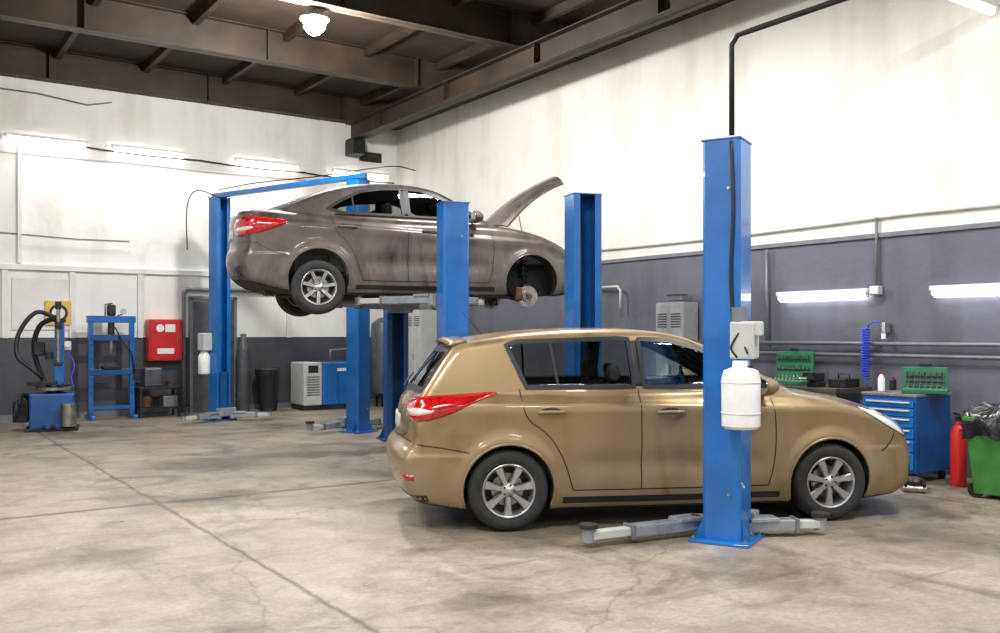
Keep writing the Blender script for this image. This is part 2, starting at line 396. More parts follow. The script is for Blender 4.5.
    def build(s,h=.015):
        lo=np.array([s.xr-.06,-.96,.10]); hi=np.array([s.xf+.06,.96,s.H+.06])
        xs=np.arange(lo[0],hi[0],h); ny=int(1.92/h)//2*2; ys=(np.arange(ny+1)-ny/2)*h; zs=np.arange(lo[2],hi[2],h)
        V=np.empty((len(xs),len(ys),len(zs)))
        for i in range(0,len(xs),24):
            X,Y,Z=np.meshgrid(xs[i:i+24],ys,zs,indexing='ij'); V[i:i+24]=s.solid(X,Y,Z)
        I=V<0
        a=np.zeros(tuple(n-1 for n in V.shape),int)
        for dx in (0,1):
            for dy in (0,1):
                for dz in (0,1): a+=I[dx:dx+a.shape[0],dy:dy+a.shape[1],dz:dz+a.shape[2]]
        act=np.argwhere((a>0)&(a<8)); idx=np.full(a.shape,-1); idx[tuple(act.T)]=np.arange(len(act))
        acc=np.zeros((len(act),3)); cn=np.zeros(len(act))
        cs=[(i,j,k) for i in (0,1) for j in (0,1) for k in (0,1)]
        for p in cs:
            for ax in range(3):
                if p[ax]: continue
                q=list(p); q[ax]=1
                va=V[tuple((act+p).T)]; vb=V[tuple((act+q).T)]; c=(va<0)!=(vb<0)
                t=np.where(c,va/(va-vb+1e-15),0); pt=np.tile(np.array(p,float),(len(act),1)); pt[:,ax]+=t
                acc+=pt*c[:,None]; cn+=c
        P=(act+acc/cn[:,None])*h+np.array([xs[0],ys[0],zs[0]])
        F=[]
        for ax in range(3):
            b,c=(ax+1)%3,(ax+2)%3
            sl0=[slice(None)]*3; sl1=[slice(None)]*3; sl0[ax]=slice(0,-1); sl1[ax]=slice(1,None)
            A=I[tuple(sl0)]; B=I[tuple(sl1)]
            E=np.argwhere(A!=B); ok=(E[:,b]>0)&(E[:,c]>0)&(E[:,b]<V.shape[b]-1)&(E[:,c]<V.shape[c]-1); E=E[ok]
            sg=A[tuple(E.T)]
            eb=np.zeros(3,int);eb[b]=1;ec=np.zeros(3,int);ec[c]=1
            q=np.stack([idx[tuple((E-eb-ec).T)],idx[tuple((E-ec).T)],idx[tuple(E.T)],idx[tuple((E-eb).T)]],1)
            q[~sg]=q[~sg][:,::-1]; F.append(q)
        F=np.vstack(F)
        for _ in range(3):
            v=s.solid(*P.T); g=s.grad(s.solid,P,.003); st=v[:,None]*g/((g**2).sum(1)[:,None]+1e-6)
            l=np.linalg.norm(st,axis=1)[:,None]; st*=np.minimum(1,h*.4/(l+1e-9)); P=P-st
        N_=s.grad(s.solid,P,.009); 
        go=s.outer(*P.T); No=s.grad(s.outer,P,.011); N_=np.where((go>-.012)[:,None],No,N_)
        N_/=np.linalg.norm(N_,axis=1)[:,None]+1e-9
        me=bpy.data.meshes.new('body_shell'); me.vertices.add(len(P)); me.vertices.foreach_set('co',P.ravel())
        me.loops.add(F.size); me.loops.foreach_set('vertex_index',F.ravel().astype(np.int32))
        me.polygons.add(len(F)); me.polygons.foreach_set('loop_start',np.arange(len(F),dtype=np.int32)*4)
        for m in (s.paint,M_under,M_seat): me.materials.append(m)
        C=P[F].mean(1); oc=s.outer(*C.T); nz=N_[F].mean(1)[:,2]
        mi=np.where(oc<-.006,1,0); mi=np.where((nz<-.75)&(C[:,2]<.4),1,mi); mi=np.where((oc<-.03)&(C[:,2]>.37)&(C[:,0]>s.cab[0]-.03)&(C[:,0]<s.cab[1]+.03)&(np.abs(C[:,1])<.8),2,mi)
        me.polygons.foreach_set('material_index',mi.astype(np.int32)); me.polygons.foreach_set('use_smooth',np.ones(len(F),bool))
        me.update(calc_edges=True); me.validate()
        try: me.normals_split_custom_set_from_vertices([tuple(n) for n in N_])
        except Exception as e: print('normals',e)
        o=bpy.data.objects.new('body_shell',me); COL.objects.link(o); o.parent=s.emp
        return o
    def arch(s,ax):
        a=np.linspace(math.radians(-22),math.radians(202),44); uv=np.stack([ax+(s.RA+.002)*np.cos(a),s.R+(s.RA+.002)*np.sin(a)],1)
        S,D=s.to3(uv,'side'); V=s.cast(S,D,-.004)
        tube('wheel_arch_lip',V,.011,s.paint,s.emp,8); tube('wheel_arch_lip',V*np.array([1,-1,1]),.011,s.paint,s.emp,8)

def rim_wheel(car,loc,R,style,flip,name='wheel'):
    e=empty(name,loc,math.pi if flip else 0); e.parent=car.emp
    k=R/.31
    tp=[(.195,-.088),(.212,-.10),(.245,-.106),(.275,-.104),(.294,-.092),(.305,-.07),(.31,-.045),(.31,.045),(.305,.07),(.294,.092),(.275,.104),(.212,.10),(.195,.088)]
    lathe('tyre',[(r*k,y) for r,y in tp],M_rubber,e,'y',56,cap=False)
    for yy in (-.028,0,.028): lathe('tread_groove',[(.3108*k,yy-.004),(.3112*k,yy),(.3108*k,yy+.004)],M_black,e,'y',56,cap=False)
    lathe('rim',[(.197*k,-.088),(.204*k,-.096),(.200*k,-.099),(.190*k,-.095),(.183*k,-.08),(.176*k,-.05),(.174*k,.085),(.195*k,.088)],M_alloy,e,'y',56,cap=False)
    cyl('brake_disc',.125*k,.02,(0,-.0,0),M_steel,e,'y',32); cyl('wheel_back',.174*k,.01,(0,.03,0),M_dark,e,'y',32)
    n=7; V=[];F=[]
    def spoke(a,w0,w1,r0,r1,sk=0.):
        b=len(V)
        for r,w,y in ((r0,w0,-.078),((r0+r1)/2,(w0+w1)/2*.9,-.086),(r1,w1,-.090)):
            for yy,ws in ((y,.72),(y+.012,1.),(y+.04,1.)):
                for sgn in (-1,1):
                    t=a+sk*(r-r0); x=r*k; u=sgn*w*ws
                    V.append((x*math.cos(t)-u*math.sin(t),yy,x*math.sin(t)+u*math.cos(t)))
        for g in (0,1):
            o=b+g*6; p=o+6
            F.extend([(o,o+1,p+1,p),(o+2,o,p,p+2),(o+1,o+3,p+3,p+1),(o+4,o+2,p+2,p+4),(o+3,o+5,p+5,p+3),(o+5,o+4,p+4,p+5)])
    for i in range(n):
        a=2*math.pi*i/n+.2
        if style=='single': spoke(a,.018,.034,.03,.186)
        else:
            spoke(a-.13,.011,.011,.03,.186,.5); spoke(a+.13,.011,.011,.03,.186,-.5)
    o=mobj('rim_spokes',V,F,M_alloy,e)
    bm=bmesh.new(); bm.from_mesh(o.data); bmesh.ops.recalc_face_normals(bm,faces=bm.faces); bm.to_mesh(o.data); bm.free()
    lathe('hub_cap',[(0.0001,-.094),(.022,-.093),(.030,-.088),(.055,-.078),(.058,-.04)],M_alloy,e,'y',28,cap=False)
    for i in range(5):
        a=2*math.pi*i/5; cyl('wheel_nut',.008,.012,(.043*math.cos(a),-.086,.043*math.sin(a)),M_dark,e,'y',8)
    return e

def cabin(car,xf,xr):
    def seat(x,y,w):
        e=empty('car_seat',(x,y,.36)); e.parent=car.emp
        box('cushion',(.5,w,.16),(0,0,.12),M_seat,e,bevel=.04,bseg=3)
        box('backrest',(.13,w,.58),(-.27,0,.45),M_seat,e,rot=(0,-.28,0),bevel=.045,bseg=3)
        for yy in ([0] if w<.7 else [-.4,.4]):
            box('headrest',(.09,.24,.15),(-.37,yy,.82),M_seat,e,rot=(0,-.2,0),bevel=.04,bseg=3)
            for s_ in (-.05,.05): cyl('headrest_post',.007,.12,(-.355,yy+s_,.73),M_chrome,e,seg=8)
    seat(xf,.36,.48); seat(xf,-.36,.48); seat(xr,0,1.2)
    box('dashboard',(.35,1.25,.26),(2.02,0,.84),M_black,car.emp,bevel=.06,bseg=3)
    a=[(.17*math.cos(t)*-.45+1.78,.36+.18*math.sin(t),.92+.17*math.cos(t)) for t in np.linspace(0,2*math.pi,28,endpoint=False)]
    tube('steering_wheel',a,.014,M_black,car.emp,8,closed=True)
    tube('steering_column',[(1.78,.36,.92),(2.0,.36,.82)],.03,M_black,car.emp)
    box('rear_view_mirror',(.03,.2,.06),(1.62,0,1.33),M_black,car.emp,bevel=.01)

def mirror(car,x,z,yb,m):
    for sgn in (-1,1):
        e=empty('door_mirror',(x,sgn*yb,z)); e.parent=car.emp
        o=lathe('mirror_housing',[(.0001,-.075),(.04,-.062),(.068,-.02),(.075,.03),(.068,.045),(.0001,.046)],m,e,'x',20,cap=False); 
        o.scale=(1,1.35,.95); o.rotation_euler=(0,0,math.pi); o.location=(0,sgn*.13,.03)
        cyl('mirror_glass',.062,.004,(-.048,sgn*.13,.03),M_chrome,e,'x',20).scale=(1,1.35,.95)
        box('mirror_arm',(.05,.12,.04),(0.01,sgn*.03,-.01),m,e,bevel=.012)

def handle(car,x,z):
    y=-float(np.abs(car.cast(np.array([[x,-1.25,z]]),np.array([0,1.,0]),0.)[0,1]))
    for sg in (1,-1):
        e=empty('door_handle',(x,sg*y,z)); e.parent=car.emp
        o=lathe('recess',[(.0001,.0),(.9,.0),(1.,.01)],M_black,e,'y',24,cap=False); o.scale=(.085,.2,.034); o.location=(-.005,0,0)
        tube('grip',[(-.10,0,0),(-.09,-sg*.022,0),(0,-sg*.032,.003),(.09,-sg*.022,0),(.10,0,0)],.0135,car.paint,e,8,4)

# ---- gold hatchback
gold=Car(dict(W=.85,wb=2.6,R=.31,RA=.352,H=1.545,xr=-.90,xf=3.56,kf=.30,kr=.13,kgf=.26,kgr=.07,gtr=.05,cra=.018,crz=.935,crs=-.02,bay=False,cab=(-.58,2.36),paint=M_gold,
 lower=[(-.62,.22),(-.80,.27),(-.87,.40),(-.89,.54),(-.88,.62),(-.80,.70),(-.80,.86),(-.75,1.0),(-.52,1.06),(.5,1.06),(1.6,1.06),(2.3,1.06),(2.75,1.0),(3.1,.925),(3.34,.83),(3.48,.73),(3.55,.60),(3.56,.42),(3.51,.27),(3.32,.18),(2.0,.17),(.5,.17),(-.35,.18)],
 green=[(2.72,.90),(2.54,1.03),(2.12,1.26),(1.70,1.45),(1.32,1.53),(.78,1.55),(.25,1.53),(-.1,1.49),(-.40,1.44),(-.48,1.36),(-.60,1.2),(-.74,1.0),(-.76,.8),(0,.7),(2,.7)],
 wtab=[(.12,.75),(.22,.80),(.36,.832),(.55,.846),(.72,.847),(.88,.835),(1.0,.80),(1.12,.75)],
 gtab=[(.8,.80),(1.0,.768),(1.2,.706),(1.4,.632),(1.56,.56)],
 side_windows=[[(0.02,1.40),(.10,1.425),(.9,1.45),(.985,1.445),(1.0,1.085),(.16,1.085)],[(1.09,1.085),(1.08,1.445),(1.32,1.435),(1.56,1.37),(1.88,1.22),(2.15,1.08)]],
 rear_window=[(-.63,1.06),(-.62,1.12),(-.53,1.37),(.53,1.37),(.62,1.12),(.63,1.06)],wind_screen=[(-.62,1.08),(-.50,1.42),(.50,1.42),(.62,1.08)]))
gold.emp=empty('hatchback_car',(4.335,6.45,0),math.radians(-25.4))
brown=Car(dict(W=.85,wb=2.57,R=.305,RA=.345,H=1.48,xr=-.95,xf=3.45,kf=.32,kr=.20,kgf=.24,kgr=.10,gtr=.06,cra=.020,crz=.86,crs=-.05,bay=True,cab=(-.2,2.25),paint=M_brown,
 lower=[(-.66,.24),(-.86,.30),(-.94,.46),(-.95,.60),(-.91,.68),(-.90,.80),(-.91,.98),(-.89,1.09),(-.72,1.105),(-.4,1.09),(.3,1.045),(1.5,1.03),(2.2,1.03),(2.6,.98),(2.95,.905),(3.22,.80),(3.38,.66),(3.45,.5),(3.42,.3),(3.25,.18),(2,.17),(.5,.17),(-.35,.18)],
 green=[(2.5,.88),(2.3,1.0),(1.9,1.24),(1.55,1.41),(1.2,1.47),(.85,1.48),(.5,1.46),(.15,1.39),(-.2,1.26),(-.5,1.13),(-.78,1.04),(-.75,.8),(0,.7),(2,.7)],
 wtab=[(.12,.75),(.22,.80),(.36,.832),(.55,.846),(.72,.847),(.88,.835),(1.0,.80),(1.15,.74)],
 gtab=[(.8,.80),(1.0,.765),(1.2,.70),(1.4,.625),(1.5,.56)],
 side_windows=[[(.13,1.12),(.27,1.21),(.5,1.33),(.75,1.375),(.965,1.385),(.985,1.065),(.32,1.075)],[(1.07,1.06),(1.06,1.385),(1.22,1.375),(1.45,1.30),(1.75,1.155),(1.93,1.05)]],
 rear_window=[(-.58,1.15),(-.47,1.37),(.47,1.37),(.58,1.15)],wind_screen=[(-.6,1.05),(-.48,1.36),(.48,1.36),(.6,1.05)]))
BZ=1.80
brown.emp=empty('sedan_car',(4.36,10.47,BZ),math.radians(-14.4))

def grow(poly,d):
    P=np.array(poly); n=len(P); out=[]
    area=.5*sum(P[i][0]*P[(i+1)%n][1]-P[(i+1)%n][0]*P[i][1] for i in range(n)); sg=1 if area>0 else -1
    for i in range(n):
        a=P[i]-P[i-1]; b=P[(i+1)%n]-P[i]; a/=np.linalg.norm(a); b/=np.linalg.norm(b)
        na=np.array([a[1],-a[0]])*sg; nb=np.array([b[1],-b[0]])*sg; m=na+nb; m/=np.linalg.norm(m); out.append(P[i]+m*d/max(.5,m@na))
    return out
def common(c,handles,seams):
    c.build()
    for w in c.side_windows:
        c.patch('side_window_glass',grow(w,.010),'side',M_glass,.001,skirt=.004); c.ribbon('window_frame',grow(w,.006),'side',M_black,.034,.005,closed=True)
    c.patch('rear_window_glass',grow(c.rear_window,.012),'rear',M_glass,.001,mirror=False,skirt=.004); c.ribbon('rear_window_frame',c.rear_window,'rear',M_black,.045,.005,closed=True,mirror=False)
    c.patch('windscreen_glass',grow(c.wind_screen,.012),'front',M_glass,.001,mirror=False,skirt=.004); c.ribbon('windscreen_frame',c.wind_screen,'front',M_black,.04,.005,closed=True,mirror=False)
    for ax in (0,c.wb): c.arch(ax)
    for s_ in seams: c.ribbon('panel_gap',chaikin(s_[1],2,False),s_[0],M_black,.0085,.0012)
    for h in handles: handle(c,*h)
# gold details
common(gold,[(.33,.90),(1.27,.89)],[
 ('side',[(1.035,1.07),(1.035,.6),(1.04,.30)]),('side',[(.10,1.07),(.12,.85),(.30,.74),(.42,.55),(.50,.30)]),
 ('side',[(2.10,1.04),(2.14,.75),(2.12,.45),(2.08,.30)]),('side',[(.50,.30),(1.2,.295),(2.08,.30)]),
 ('side',[(-.30,.60),(-.5,.64),(-.66,.66)]),('fq',[(1.68,.70),(1.64,.60),(1.58,.55)]),
 ('rq',[(-.55,.70),(-.3,.70),(-.1,.69),(.12,.66)]),('rear',[(.64,1.02),(.62,.80),(.54,.70),(0,.69)])])
gold.patch('b_pillar_trim',[(1.01,1.085),(1.0,1.44),(1.065,1.44),(1.08,1.085)],'side',M_black,.003)
gold.ribbon('window_bar',[(.40,1.09),(.36,1.42)],'side',M_black,.02,.006)
gold.ribbon('window_bar',[(1.93,1.09),(1.90,1.19)],'side',M_black,.03,.006)
gold.patch('tail_light',chaikin([(-.20,.86),(-.24,.98),(-.05,1.01),(.2,1.035),(.47,1.055),(.44,1.01),(.26,.88),(.06,.82)],2),'rq',M_tail,.004,bulge=.012)
gold.patch('tail_light_reverse',chaikin([(-.14,.88),(-.14,.92),(.05,.93),(.2,.91),(.05,.87)],2),'rq',M_tailw,.018)
gold.patch('headlight',chaikin([(1.46,.905),(1.68,.885),(1.92,.82),(2.16,.75),(2.18,.66),(1.96,.64),(1.78,.66),(1.62,.76)],2),'fq',M_lens,.006,bulge=.01)
gold.patch('headlight_indicator',chaikin([(1.58,.86),(1.70,.855),(1.76,.81),(1.66,.80)],2),'fq',M_tailw,.02)
gold.ribbon('headlight_seal',chaikin([(1.46,.905),(1.68,.885),(1.92,.82),(2.16,.75),(2.18,.66),(1.96,.64),(1.78,.66),(1.62,.76)],2),'fq',M_black,.008,.005,closed=True)
gold.patch('grille',[(-.45,.62),(-.42,.72),(.42,.72),(.45,.62)],'front',M_black,.004,mirror=False)
gold.patch('lower_intake',[(-.6,.28),(-.55,.42),(.55,.42),(.6,.28)],'front',M_black,.004,mirror=False)
gold.patch('fog_light_recess',chaikin([(1.82,.36),(1.82,.44),(2.12,.45),(2.12,.34)],1),'fq',M_black,.004)
gold.patch('number_plate',[(-.26,.74),(-.26,.85),(.26,.85),(.26,.74)],'rear',M_plate,.01,mirror=False)
gold.patch('number_plate_front',[(-.26,.46),(-.26,.57),(.26,.57),(.26,.46)],'front',M_plate,.01,mirror=False)
gold.patch('bumper_reflector',[(-.10,.40),(-.10,.44),(.06,.44),(.06,.40)],'rq',M_tail,.004)
gold.ribbon('sill_shade_strip',[(.42,.225),(1.2,.22),(2.18,.225)],'side',M_black,.05,.004)  # black strip paints in the shade along the sill
gold.ribbon('bumper_lower_trim',[(-.5,.27),(-.2,.26),(.12,.26)],'rq',M_black,.05,.004)
cabin(gold,1.3,.35); mirror(gold,2.04,1.05,.78,M_gold)
V=[];F=[]
for i,t in enumerate(np.linspace(-1,1,17)):
    y=.54*t; x0=-.32+.04*t*t; z0=1.475-.035*t*t
    for dx,dz in ((.0,.0),(-.10,-.012),(-.15,-.03),(-.14,-.045),(-.06,-.045)): V.append((x0+dx,y,z0+dz))
for i in range(16):
    for k in range(5): F.append((i*5+k,i*5+(k+1)%5,(i+1)*5+(k+1)%5,(i+1)*5+k))
F+= [(0,1,2,3,4)[::-1],tuple(80+j for j in range(5))]
mobj('roof_spoiler',V,F,M_gold,gold.emp,True)
tube('rear_wiper',[(-.745,.0,1.06),(-.70,.1,1.12),(-.65,.30,1.16)],.008,M_black,gold.emp,6)
tube('roof_aerial',[(-.1,0,1.50),(-.26,0,1.68)],.004,M_black,gold.emp,6)
for x in (0,2.6):
    rim_wheel(gold,(x,-.745,.31),.31,'single',False); rim_wheel(gold,(x,.745,.31),.31,'single',True)
# brown details
common(brown,[(.32,.90),(1.30,.885)],[
 ('side',[(1.02,1.05),(1.02,.6),(1.03,.30)]),('side',[(.14,1.07),(.18,.85),(.33,.72),(.42,.55),(.50,.30)]),
 ('side',[(2.02,1.02),(2.08,.75),(2.06,.45),(2.02,.30)]),('side',[(.50,.30),(1.2,.295),(2.02,.30)]),
 ('side',[(-.33,.54),(-.55,.62),(-.68,.70)]),('rq',[(-.6,.72),(-.3,.715),(-.1,.71),(.1,.69)])])
brown.patch('b_pillar_trim',[(.985,1.065),(.975,1.385),(1.05,1.385),(1.06,1.065)],'side',M_black,.003)
brown.ribbon('window_bar',[(.42,1.08),(.40,1.29)],'side',M_black,.018,.006)
brown.ribbon('chrome_belt',[(.2,1.05),(1.0,1.043),(1.9,1.03)],'side',M_chrome,.012,.009)
brown.patch('tail_light',chaikin([(-.34,.80),(-.36,.96),(-.1,.99),(.12,.985),(.36,.95),(.30,.89),(.12,.80),(-.1,.76)],2),'rq',M_tail,.004,bulge=.012)
brown.patch('tail_light_reverse',chaikin([(-.25,.83),(-.25,.87),(-.05,.88),(.1,.86),(-.05,.82)],2),'rq',M_tailw,.018)
brown.patch('headlight',chaikin([(1.50,.90),(1.68,.86),(1.9,.78),(2.05,.70),(2.02,.62),(1.85,.62),(1.68,.68),(1.58,.78)],2),'fq',M_lens,.004,bulge=.01)
brown.patch('grille',[(-.4,.60),(-.38,.70),(.38,.70),(.4,.60)],'front',M_black,.004,mirror=False)
brown.patch('number_plate',[(-.26,.76),(-.26,.87),(.26,.87),(.26,.76)],'rear',M_plate,.01,mirror=False)
brown.ribbon('sill_shade_strip',[(.42,.225),(1.2,.22),(2.1,.225)],'side',M_black,.05,.004)  # same painted sill shade as on the hatchback
cabin(brown,1.25,.42); mirror(brown,1.84,1.04,.785,M_brown)
DZ=-.09
rim_wheel(brown,(0,-.74,.305+DZ),.305,'double',False); rim_wheel(brown,(0,.74,.305+DZ),.305,'double',True)
E=brown.emp
for sg in (-1,1):
    lathe('front_brake_disc',[(.03,-.03),(.07,-.03),(.07,-.008),(.13,-.008),(.13,.012),(.07,.012),(.07,.02)],M_steel,E,'y',36,(2.57,sg*.68,.15))
    cyl('wheel_hub',.035,.07,(2.57,sg*.72,.15),M_rust,E,'y',16)
    for i in range(4):
        a=i*math.pi/2+.4; cyl('wheel_stud',.006,.04,(2.57+.05*math.cos(a),sg*.73,.15+.05*math.sin(a)),M_steel,E,'y',8)
    box('brake_caliper',(.09,.09,.17),(2.45,sg*.67,.18),M_rust,E,bevel=.02)
    box('steering_knuckle',(.10,.08,.24),(2.58,sg*.60,.19),M_rust,E,bevel=.02)
    tube('suspension_strut',[(2.58,sg*.58,.24),(2.54,sg*.53,.66)],.024,M_dark,E)
    tube('coil_spring',[(2.56+.055*math.cos(t),sg*.55+.055*math.sin(t),.40+t*.0078) for t in np.linspace(0,30,120)],.008,M_dark,E,6)
    tube('control_arm',[(2.58,sg*.62,.08),(2.50,sg*.30,.14)],.024,M_rust,E)
    tube('tie_rod',[(2.42,sg*.60,.14),(2.40,sg*.2,.18)],.012,M_dark,E)
    tube('drive_shaft',[(2.57,sg*.62,.15),(2.60,sg*.15,.24)],.018,M_dark,E)
    tube('brake_hose',[(2.45,sg*.64,.26),(2.40,sg*.62,.36),(2.44,sg*.56,.5)],.008,M_black,E,6,4)
tube('rear_axle_beam',[(0,-.64,.2),(.12,-.5,.19),(.18,0,.2),(.12,.5,.19),(0,.64,.2)],.035,M_dark,E,8)
tube('exhaust_pipe',[(2.2,.1,.15),(1.2,.12,.14),(.4,.2,.14),(-.3,.35,.16)],.025,M_rust,E,8)
cyl('exhaust_muffler',.07,.4,(-.45,.2,.22),M_rust,E,'y',20)
box('fuel_tank',(.5,.9,.12),(.55,0,.13),M_black,E,bevel=.04)
box('engine_block',(.5,.7,.3),(2.75,0,.70),M_dark,E,bevel=.03); box('engine_cover',(.38,.42,.07),(2.72,0,.885),M_black,E,bevel=.02)
box('car_battery',(.2,.26,.18),(2.95,.45,.68),M_black,E,bevel=.01)
V=[];F=[];nu,nv=18,14; th=math.radians(45); hx,hz=2.25,1.055
for lay in (0,1):
    for i in range(nu+1):
        u=i/nu
        for j in range(nv+1):
            v=j/nv*2-1; hw=.68-.05*u-.07*u**4; y=hw*v; lx=u*(1.14-.16*v*v); lz=.02*math.sin(math.pi*u)-.15*u**2.6-.04*v*v-.03*(abs(v)**6) + (0 if lay==0 else -.025)
            X=hx+lx*math.cos(th)-lz*math.sin(th); Z=hz+lx*math.sin(th)+lz*math.cos(th); V.append((X,y,Z))
nn=(nu+1)*(nv+1)
for i in range(nu):
    for j in range(nv):
        a=i*(nv+1)+j; F.append((a,a+nv+1,a+nv+2,a+1)); F.append((nn+a,nn+a+1,nn+a+nv+2,nn+a+nv+1))
bd=[i*(nv+1) for i in range(nu+1)]+[nu*(nv+1)+j for j in range(1,nv+1)]+[i*(nv+1)+nv for i in range(nu-1,-1,-1)]+[j for j in range(nv-1,0,-1)]
for i in range(len(bd)):
    a,b=bd[i],bd[(i+1)%len(bd)]; F.append((a,b,nn+b,nn+a))
o=mobj('open_bonnet',V,F,M_brown,E,True); es=o.modifiers.new('es','EDGE_SPLIT'); es.split_angle=math.radians(40)
tube('bonnet_prop',[(3.0,.5,.85),(2.86,.45,1.46)],.006,M_dark,E,6)

# ------------------------------------------------------------------ lifts
def column(par,loc,rz,H,w=.27,d=.28,carz=.25,name='column',mt=M_blue):
    e=empty(name,(loc[0],loc[1],0),rz); e.parent=par
    t=.012; lp=.07; a=w/2; b=d/2
    out=[(-a+lp,b),(-a,b),(-a,-b+.02),(-a+.02,-b),(a-.02,-b),(a,-b+.02),(a,b),(a-lp,b)]
    inn=[(a-lp,b-t),(a-t,b-t),(a-t,-b+.025),(a-.025,-b+t),(-a+.025,-b+t),(-a+t,-b+.025),(-a+t,b-t),(-a+lp,b-t)]
    prism('post_channel',out+inn,H-.02,mt,e,(0,0,.02))
    box('base_plate',(w+.16,d+.16,.022),(0,0,.011),mt,e,bevel=.003)
    box('top_plate',(w+.015,d+.015,.012),(0,0,H+.005),mt,e,bevel=.002)
    for sx in (-1,1):
        prism('gusset',[(0,0),(.07,0),(0,.16)],.01,mt,e,(sx*a,-b+.05,.022),(math.pi/2,0,0 if sx>0 else math.pi))
    for sx in (-1,1):
        for sy in (-1,1): cyl('anchor_bolt',.012,.03,(sx*(a+.05),sy*(b+.045),.035),M_steel,e,seg=6)
    for zz in (.35,H-.35): cyl('bolt_head',.012,.012,(a*.4,-b-.004,zz),M_steel,e,'y',6)
    box('carriage',(w-.06,d-.06,.75),(0,.03,carz+.375),M_blue_d,e,bevel=.005)
    box('carriage_yoke',(w+.06,.12,.14),(0,b+.07,carz+.07),M_grey,e,bevel=.01)
    tube('lift_chain',[(.02,0,carz+.7),(.02,0,H-.02)],.012,M_dark,e,6)
    return e
def arm(par,p0,p1,z,pad=.06):
    p0=Vector((*p0,0));p1=Vector((*p1,0)); d=p1-p0; L=d.length; a=math.atan2(d.y,d.x)
    e=empty('swing_arm',(p0.x,p0.y,z),a); e.parent=par
    cyl('pivot',.055,.12,(0,0,0),M_grey,e)
    box('outer_tube',(L*.62,.11,.085),(L*.31,0,0),M_grey,e,bevel=.008)
    box('inner_tube',(L*.52,.08,.06),(L*.68,0,0),M_lgrey,e,bevel=.006)
    box('arm_gusset',(.22,.15,.03),(.11,0,.045),M_grey,e,bevel=.006)
    box('stop_block',(.03,.13,.10),(L*.61,0,0),M_mgrey,e,bevel=.004)
    cyl('pad_socket',.045,.09,(L*.95,0,0),M_grey,e); cyl('pad_screw',.022,pad,(L*.95,0,.045+pad/2-.005),M_steel,e,seg=12); cyl('rubber_pad',.065,.03,(L*.95,0,.045+pad),M_rubber,e)
lift1=empty('two_post_car_lift',(0,0,0))
c1=column(lift1,(5.141,4.601),math.radians(-64.4),2.88,.275,.285,.05)
arm(lift1,(5.10,4.84),(4.10,4.98),.085,.02); arm(lift1,(5.34,4.58),(5.86,4.30),.085,.02)
c2=column(lift1,(5.93,7.20),math.radians(164),2.88,.30,.26,.05)
arm(lift1,(5.7,7.05),(5.1,7.5),.10,.02); arm(lift1,(6.1,7.0),(6.75,6.95),.10,.02)
box('power_unit',(.17,.15,.26),(.19,-.225,1.45),M_lgrey,c1,bevel=.015); cyl('pump_motor',.055,.12,(.16,-.24,1.62),M_mgrey,c1,seg=20)
box('control_box',(.10,.07,.10),(.27,-.24,1.53),M_lgrey,c1,bevel=.01); cyl('control_button',.015,.02,(.26,-.28,1.53),M_black,c1,'y',12); tube('release_lever',[(.2,-.28,1.42),(.24,-.33,1.36)],.008,M_black,c1,8)
tube('unit_cable',[(.17,-.30,1.5),(.12,-.31,1.4),(.16,-.30,1.33)],.007,M_black,c1,8,5)
lathe('hydraulic_tank',[(.0001,.0),(.11,0),(.13,.02),(.133,.34),(.118,.40),(.06,.425),(.055,.47),(.0001,.47)],M_wplast,c1,'z',32,(.18,-.28,.84))
cyl('tank_cap',.03,.03,(.23,-.28,1.26),M_black,c1)
for zz in (.95,1.16): lathe('tank_rib',[(.1335,-.006),(.136,0),(.1335,.006)],M_wplast,c1,'z',32,(.18,-.28,zz),cap=False)
tube('hydraulic_hose',[(.10,-.155,1.4),(.075,-.16,1.9),(.09,-.16,2.4),(.075,-.155,2.86)],.012,M_black,c1,8,6)
tube('ceiling_conduit_pipe',[(5.035,4.46,2.90),(5.035,4.46,3.54),(5.05,4.42,3.60),(5.05,4.26,3.60),(5.05,-2.,3.60),(5.05,-5.99,3.60)],.02,M_dark,None,10)
cb=math.cos(math.radians(-14.4)); sb=math.sin(math.radians(-14.4))
def BW(x,y): return (4.36+cb*x-sb*y,10.47+sb*x+cb*y)
lift2=empty('two_post_car_lift',(0,0,0))
pn=BW(1.26,-1.83); pf=BW(1.43,1.47)
c3=column(lift2,pn,math.radians(-14.4),2.87,.28,.27,1.78)
c4=column(lift2,pf,math.radians(165.6),2.87,.30,.27,1.78,mt=M_blue_d)  # far post in darker blue, shade under the raised car put into the colour
zc=BZ+.065
for (s_,xs_) in ((-1,(.45,2.0)),(1,(.45,2.0))):
    for i,xx in enumerate(xs_):
        st=BW(1.24+(-.14 if i==0 else .14),-1.60) if s_<0 else BW(1.43+(-.14 if i==0 else .14),1.24)
        arm(lift2,st,BW(xx,s_*.62),zc,.03)
lift3=empty('two_post_car_lift',(0,0,0))
p1=(4.98,15.86); p2=(6.12,12.75)
dr=math.atan2(p2[1]-p1[1],p2[0]-p1[0])
c5=column(lift3,p1,dr-math.pi/2,3.82,.28,.24,.08); c6=column(lift3,p2,dr+math.pi/2,3.82,.28,.24,.08)
m_=((p1[0]+p2[0])/2,(p1[1]+p2[1])/2); LL=math.dist(p1,p2)
box('header_beam',(LL+.3,.10,.08),(*m_,3.87),M_blue,lift3,rot=(0,0,dr),bevel=.005)
arm(lift3,(4.9,15.65),(4.2,15.35),.10,.03); arm(lift3,(5.15,15.65),(5.72,15.35),.10,.03)
arm(lift3,(6.0,12.98),(5.35,12.85),.10,.03); arm(lift3,(6.2,13.0),(6.9,13.2),.10,.03)
